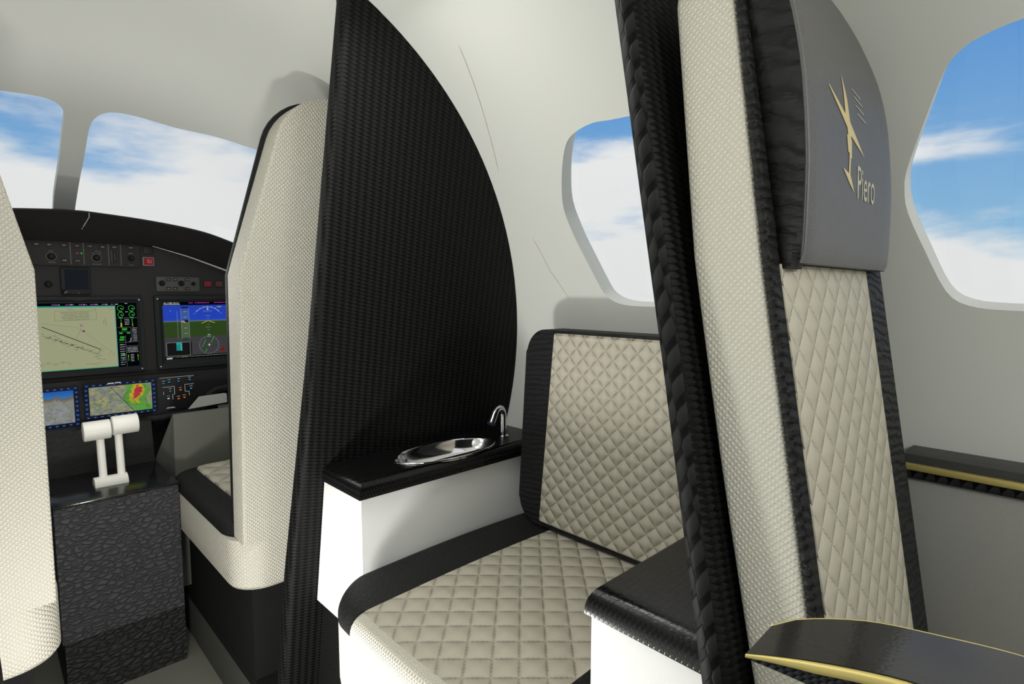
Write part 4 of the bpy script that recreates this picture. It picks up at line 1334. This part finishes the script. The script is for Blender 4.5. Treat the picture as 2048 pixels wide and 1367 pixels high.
# ------------------------------------------------------------------ right side ledge and panel
lg = thing('side_ledge', 'black side ledge with gold strip and grey leather panel below, along the right cabin wall', 'ledge', (1.2, -0.3, 1.1))
ya, yb_ = -1.55, 0.225
box('ledge_top', M['ledge'], lg, 1.178, 1.256, ya, yb_, 1.112, 1.146, .002)
box('gold_strip', M['gold'], lg, 1.170, 1.182, ya, yb_, 1.119, 1.131, .003)
box('carbon_strip', M['carbon_edge'], lg, 1.176, 1.250, ya, yb_, 1.104, 1.119, .001)
sp = box('lower_panel', M['grey_leather'], lg, 1.184, 1.197, ya, yb_, 0.79, 1.103, .002)
sp['label'] = 'grey leather lower panel'

# ------------------------------------------------------------------ crescent side table
tb = thing('side_table', 'crescent-shaped gloss black side table with gold rim beside the passenger seat', 'table', (0.5, -0.2, 0.05))
fy = [-.45, -.3, -.1, 0.0, .072, .094, .13, .158, .173]
fx = [.40, .455, .487, .484, .474, .467, .449, .430, .418]
by = [-.45, -.3, -.1, .023, .066, .118, .155, .170, .173]
bx_ = [.52, .56, .580, .569, .557, .536, .503, .480, .470]
ZT = 1.150
st_ = [-.45+(.173+.45)*i/60 for i in range(61)]
bm = bmesh.new()
rings = []
for y in st_:
    xf, xb = smooth_interp(y, fy, fx), smooth_interp(y, by, bx_)
    rings.append([(xf, y, ZT), (xb, y+.001, ZT), (xb, y+.001, ZT-.004), (xf, y, ZT-.004)])
loft(bm, rings); finish('table_top', bm, M['gloss'], tb, smooth=30)
bm = bmesh.new()
def gold_h(y): return interp(y, [-.45, .0, .13, .173], [.0068, .0068, .0060, .0020])
rings = []
for y in st_:
    xf = smooth_interp(y, fy, fx); h = gold_h(y)
    rings.append([(xf+h*.55*math.cos(a)-h*.5, y, ZT-h*.72+h*math.sin(a)*.75) for a in [2*PI*k/12 for k in range(12)]])
loft(bm, rings); finish('gold_rim', bm, M['gold'], tb, smooth=60)
bm = bmesh.new()
tube(bm, [(smooth_interp(y, by, bx_)+.0005, y+.001, ZT-.0008) for y in st_], .0011, 8)
finish('gold_edge', bm, M['gold'], tb, smooth=60)
bm = bmesh.new()
rings = []
for y in st_:
    xf, xb = smooth_interp(y, fy, fx), smooth_interp(y, by, bx_)
    dep = .0005+max(0.0, (.173-y))*.55; dep = min(dep, .20)
    ins = min(.02, dep*.3)
    rings.append([(xf+.001, y, ZT-.004), (xb-.001, y, ZT-.004), (xb-ins, y, ZT-.004-dep), (xf+ins, y, ZT-.004-dep)])
loft(bm, rings)
finish('apron', bm, carbon('apron_weave', pw=.010, ch=.005, hi=(66, 70, 76), lo=(12, 13, 15), dist=.0006), tb, smooth=30)
box('table_leg', M['leather_low'], tb, .45, .54, -.40, -.20, .05, .96, .01)

# ------------------------------------------------------------------ camera
cam = bpy.data.cameras.new('camera'); co = bpy.data.objects.new('camera', cam); COL.objects.link(co)
cam.sensor_fit = 'HORIZONTAL'; cam.sensor_width = 36.0
cam.lens = 1120.0/2048.0*36.0
cam.clip_start = 0.02; cam.clip_end = 500
p_, y_ = R_(5.03), R_(43.7)
fw = Vector((math.sin(y_)*math.cos(p_), math.cos(y_)*math.cos(p_), -math.sin(p_)))
rt = Vector((math.cos(y_), -math.sin(y_), 0)); up = rt.cross(fw)
co.matrix_world = Matrix(((rt.x, up.x, -fw.x, 0), (rt.y, up.y, -fw.y, 0), (rt.z, up.z, -fw.z, 1.43), (0, 0, 0, 1)))
sc.camera = co

# ------------------------------------------------------------------ sky
w = bpy.data.worlds.new('sky'); sc.world = w; w.use_nodes = True
t = w.node_tree; t.nodes.clear()
class WN(NT):
    def __init__(s, tree): s.t = tree; s.n = tree.nodes; s.l = tree.links
n = WN(t)
tc = n.node('ShaderNodeTexCoord').outputs['Generated']
x, y, z = n.sep(tc)
v = n.mapping(tc, scale=(1.0, 1.0, 3.4), loc=(2.3, 0.4, 1.7))
c1 = n.noise(v, 2.6, 6, 0.55)
v2 = n.mapping(tc, scale=(1.2, 1.2, 5.0), loc=(5.1, 7.2, 0.3))
c2 = n.noise(v2, 4.5, 5, 0.5)
cl = n.math('ADD', n.math('MULTIPLY', c1, 0.7), n.math('MULTIPLY', c2, 0.3))
# more cloud low down and towards the nose
side = n.math('SUBTRACT', x, y)
win = n.math('MULTIPLY', n.remap(side, 0.35, 0.7, 0.0, 1.0, False), n.remap(side, 1.25, 1.0, 0.0, 1.0, False))
zz = n.math('ADD', z, n.math('MULTIPLY', win, 0.13))
bias = n.remap(zz, 0.08, 0.30, 0.15, -0.09, False)
bias = n.math('ADD', bias, n.remap(z, 0.37, 0.48, 0.0, 0.35, False))
band = n.math('COSINE', n.math('MULTIPLY', n.math('SUBTRACT', z, 0.20), 33.0))
bias = n.math('ADD', bias, n.math('MULTIPLY', n.math('MULTIPLY', band, win), 0.10))
m = n.remap(n.math('ADD', cl, bias), 0.43, 0.60)
blue = n.mix(n.remap(z, -0.05, 0.45, 0, 1, False), lin((158, 203, 226)), lin((66, 134, 212)))
white = n.mix(n.remap(z, -0.6, 0.3, 0, 1, False), lin((214, 216, 214)), lin((240, 241, 241)))
colr = n.mix(m, blue, white)
bg = n.node('ShaderNodeBackground'); n.l.new(colr, bg.inputs[0]); bg.inputs[1].default_value = 1.0
wo = n.node('ShaderNodeOutputWorld'); n.l.new(bg.outputs[0], wo.inputs[0])

# ------------------------------------------------------------------ lamps and added fill lights
def area(name, loc, rot, sx, sy, power, color=(1, 1, 1)):
    l = bpy.data.lights.new(name, 'AREA'); l.shape = 'RECTANGLE'; l.size = sx; l.size_y = sy; l.energy = power; l.color = color
    o = bpy.data.objects.new(name, l); COL.objects.link(o); o.location = loc; o.rotation_euler = rot
    return o
def point(name, loc, power, r=0.05, color=(1, 1, 1)):
    l = bpy.data.lights.new(name, 'POINT'); l.energy = power; l.shadow_soft_size = r; l.color = color
    o = bpy.data.objects.new(name, l); COL.objects.link(o); o.location = loc
    return o
point('cabin_fill', (0.28, -0.55, 1.75), 14, 0.12, (1, .99, .96))  # unseen fill added behind the camera to light the closed shell
point('aisle_lamp', (0.08, 0.98, 0.50), 27, 0.06, (1, .99, .965))
point('forward_fill', (0.25, 0.95, 1.70), 4, 0.12, (1, .99, .96))  # added fill above the aisle, brightens the forward cabin; no fixture there
area('washroom_lamp', (0.48, 0.90, 2.0), (0, R_(-10), 0), 0.22, 0.22, 3.2, (1, .99, .96))
point('cockpit_fill', (0.30, 2.05, 1.50), 6, 0.2, (1, .99, .96))  # free-hanging fill added to brighten the cockpit ceiling and levers

vs_ = sc.view_settings
sc.display_settings.display_device = 'sRGB'
vs_.view_transform = 'Standard'; vs_.look = 'None'; vs_.exposure = 0.0; vs_.gamma = 1.0; vs_.use_curve_mapping = False
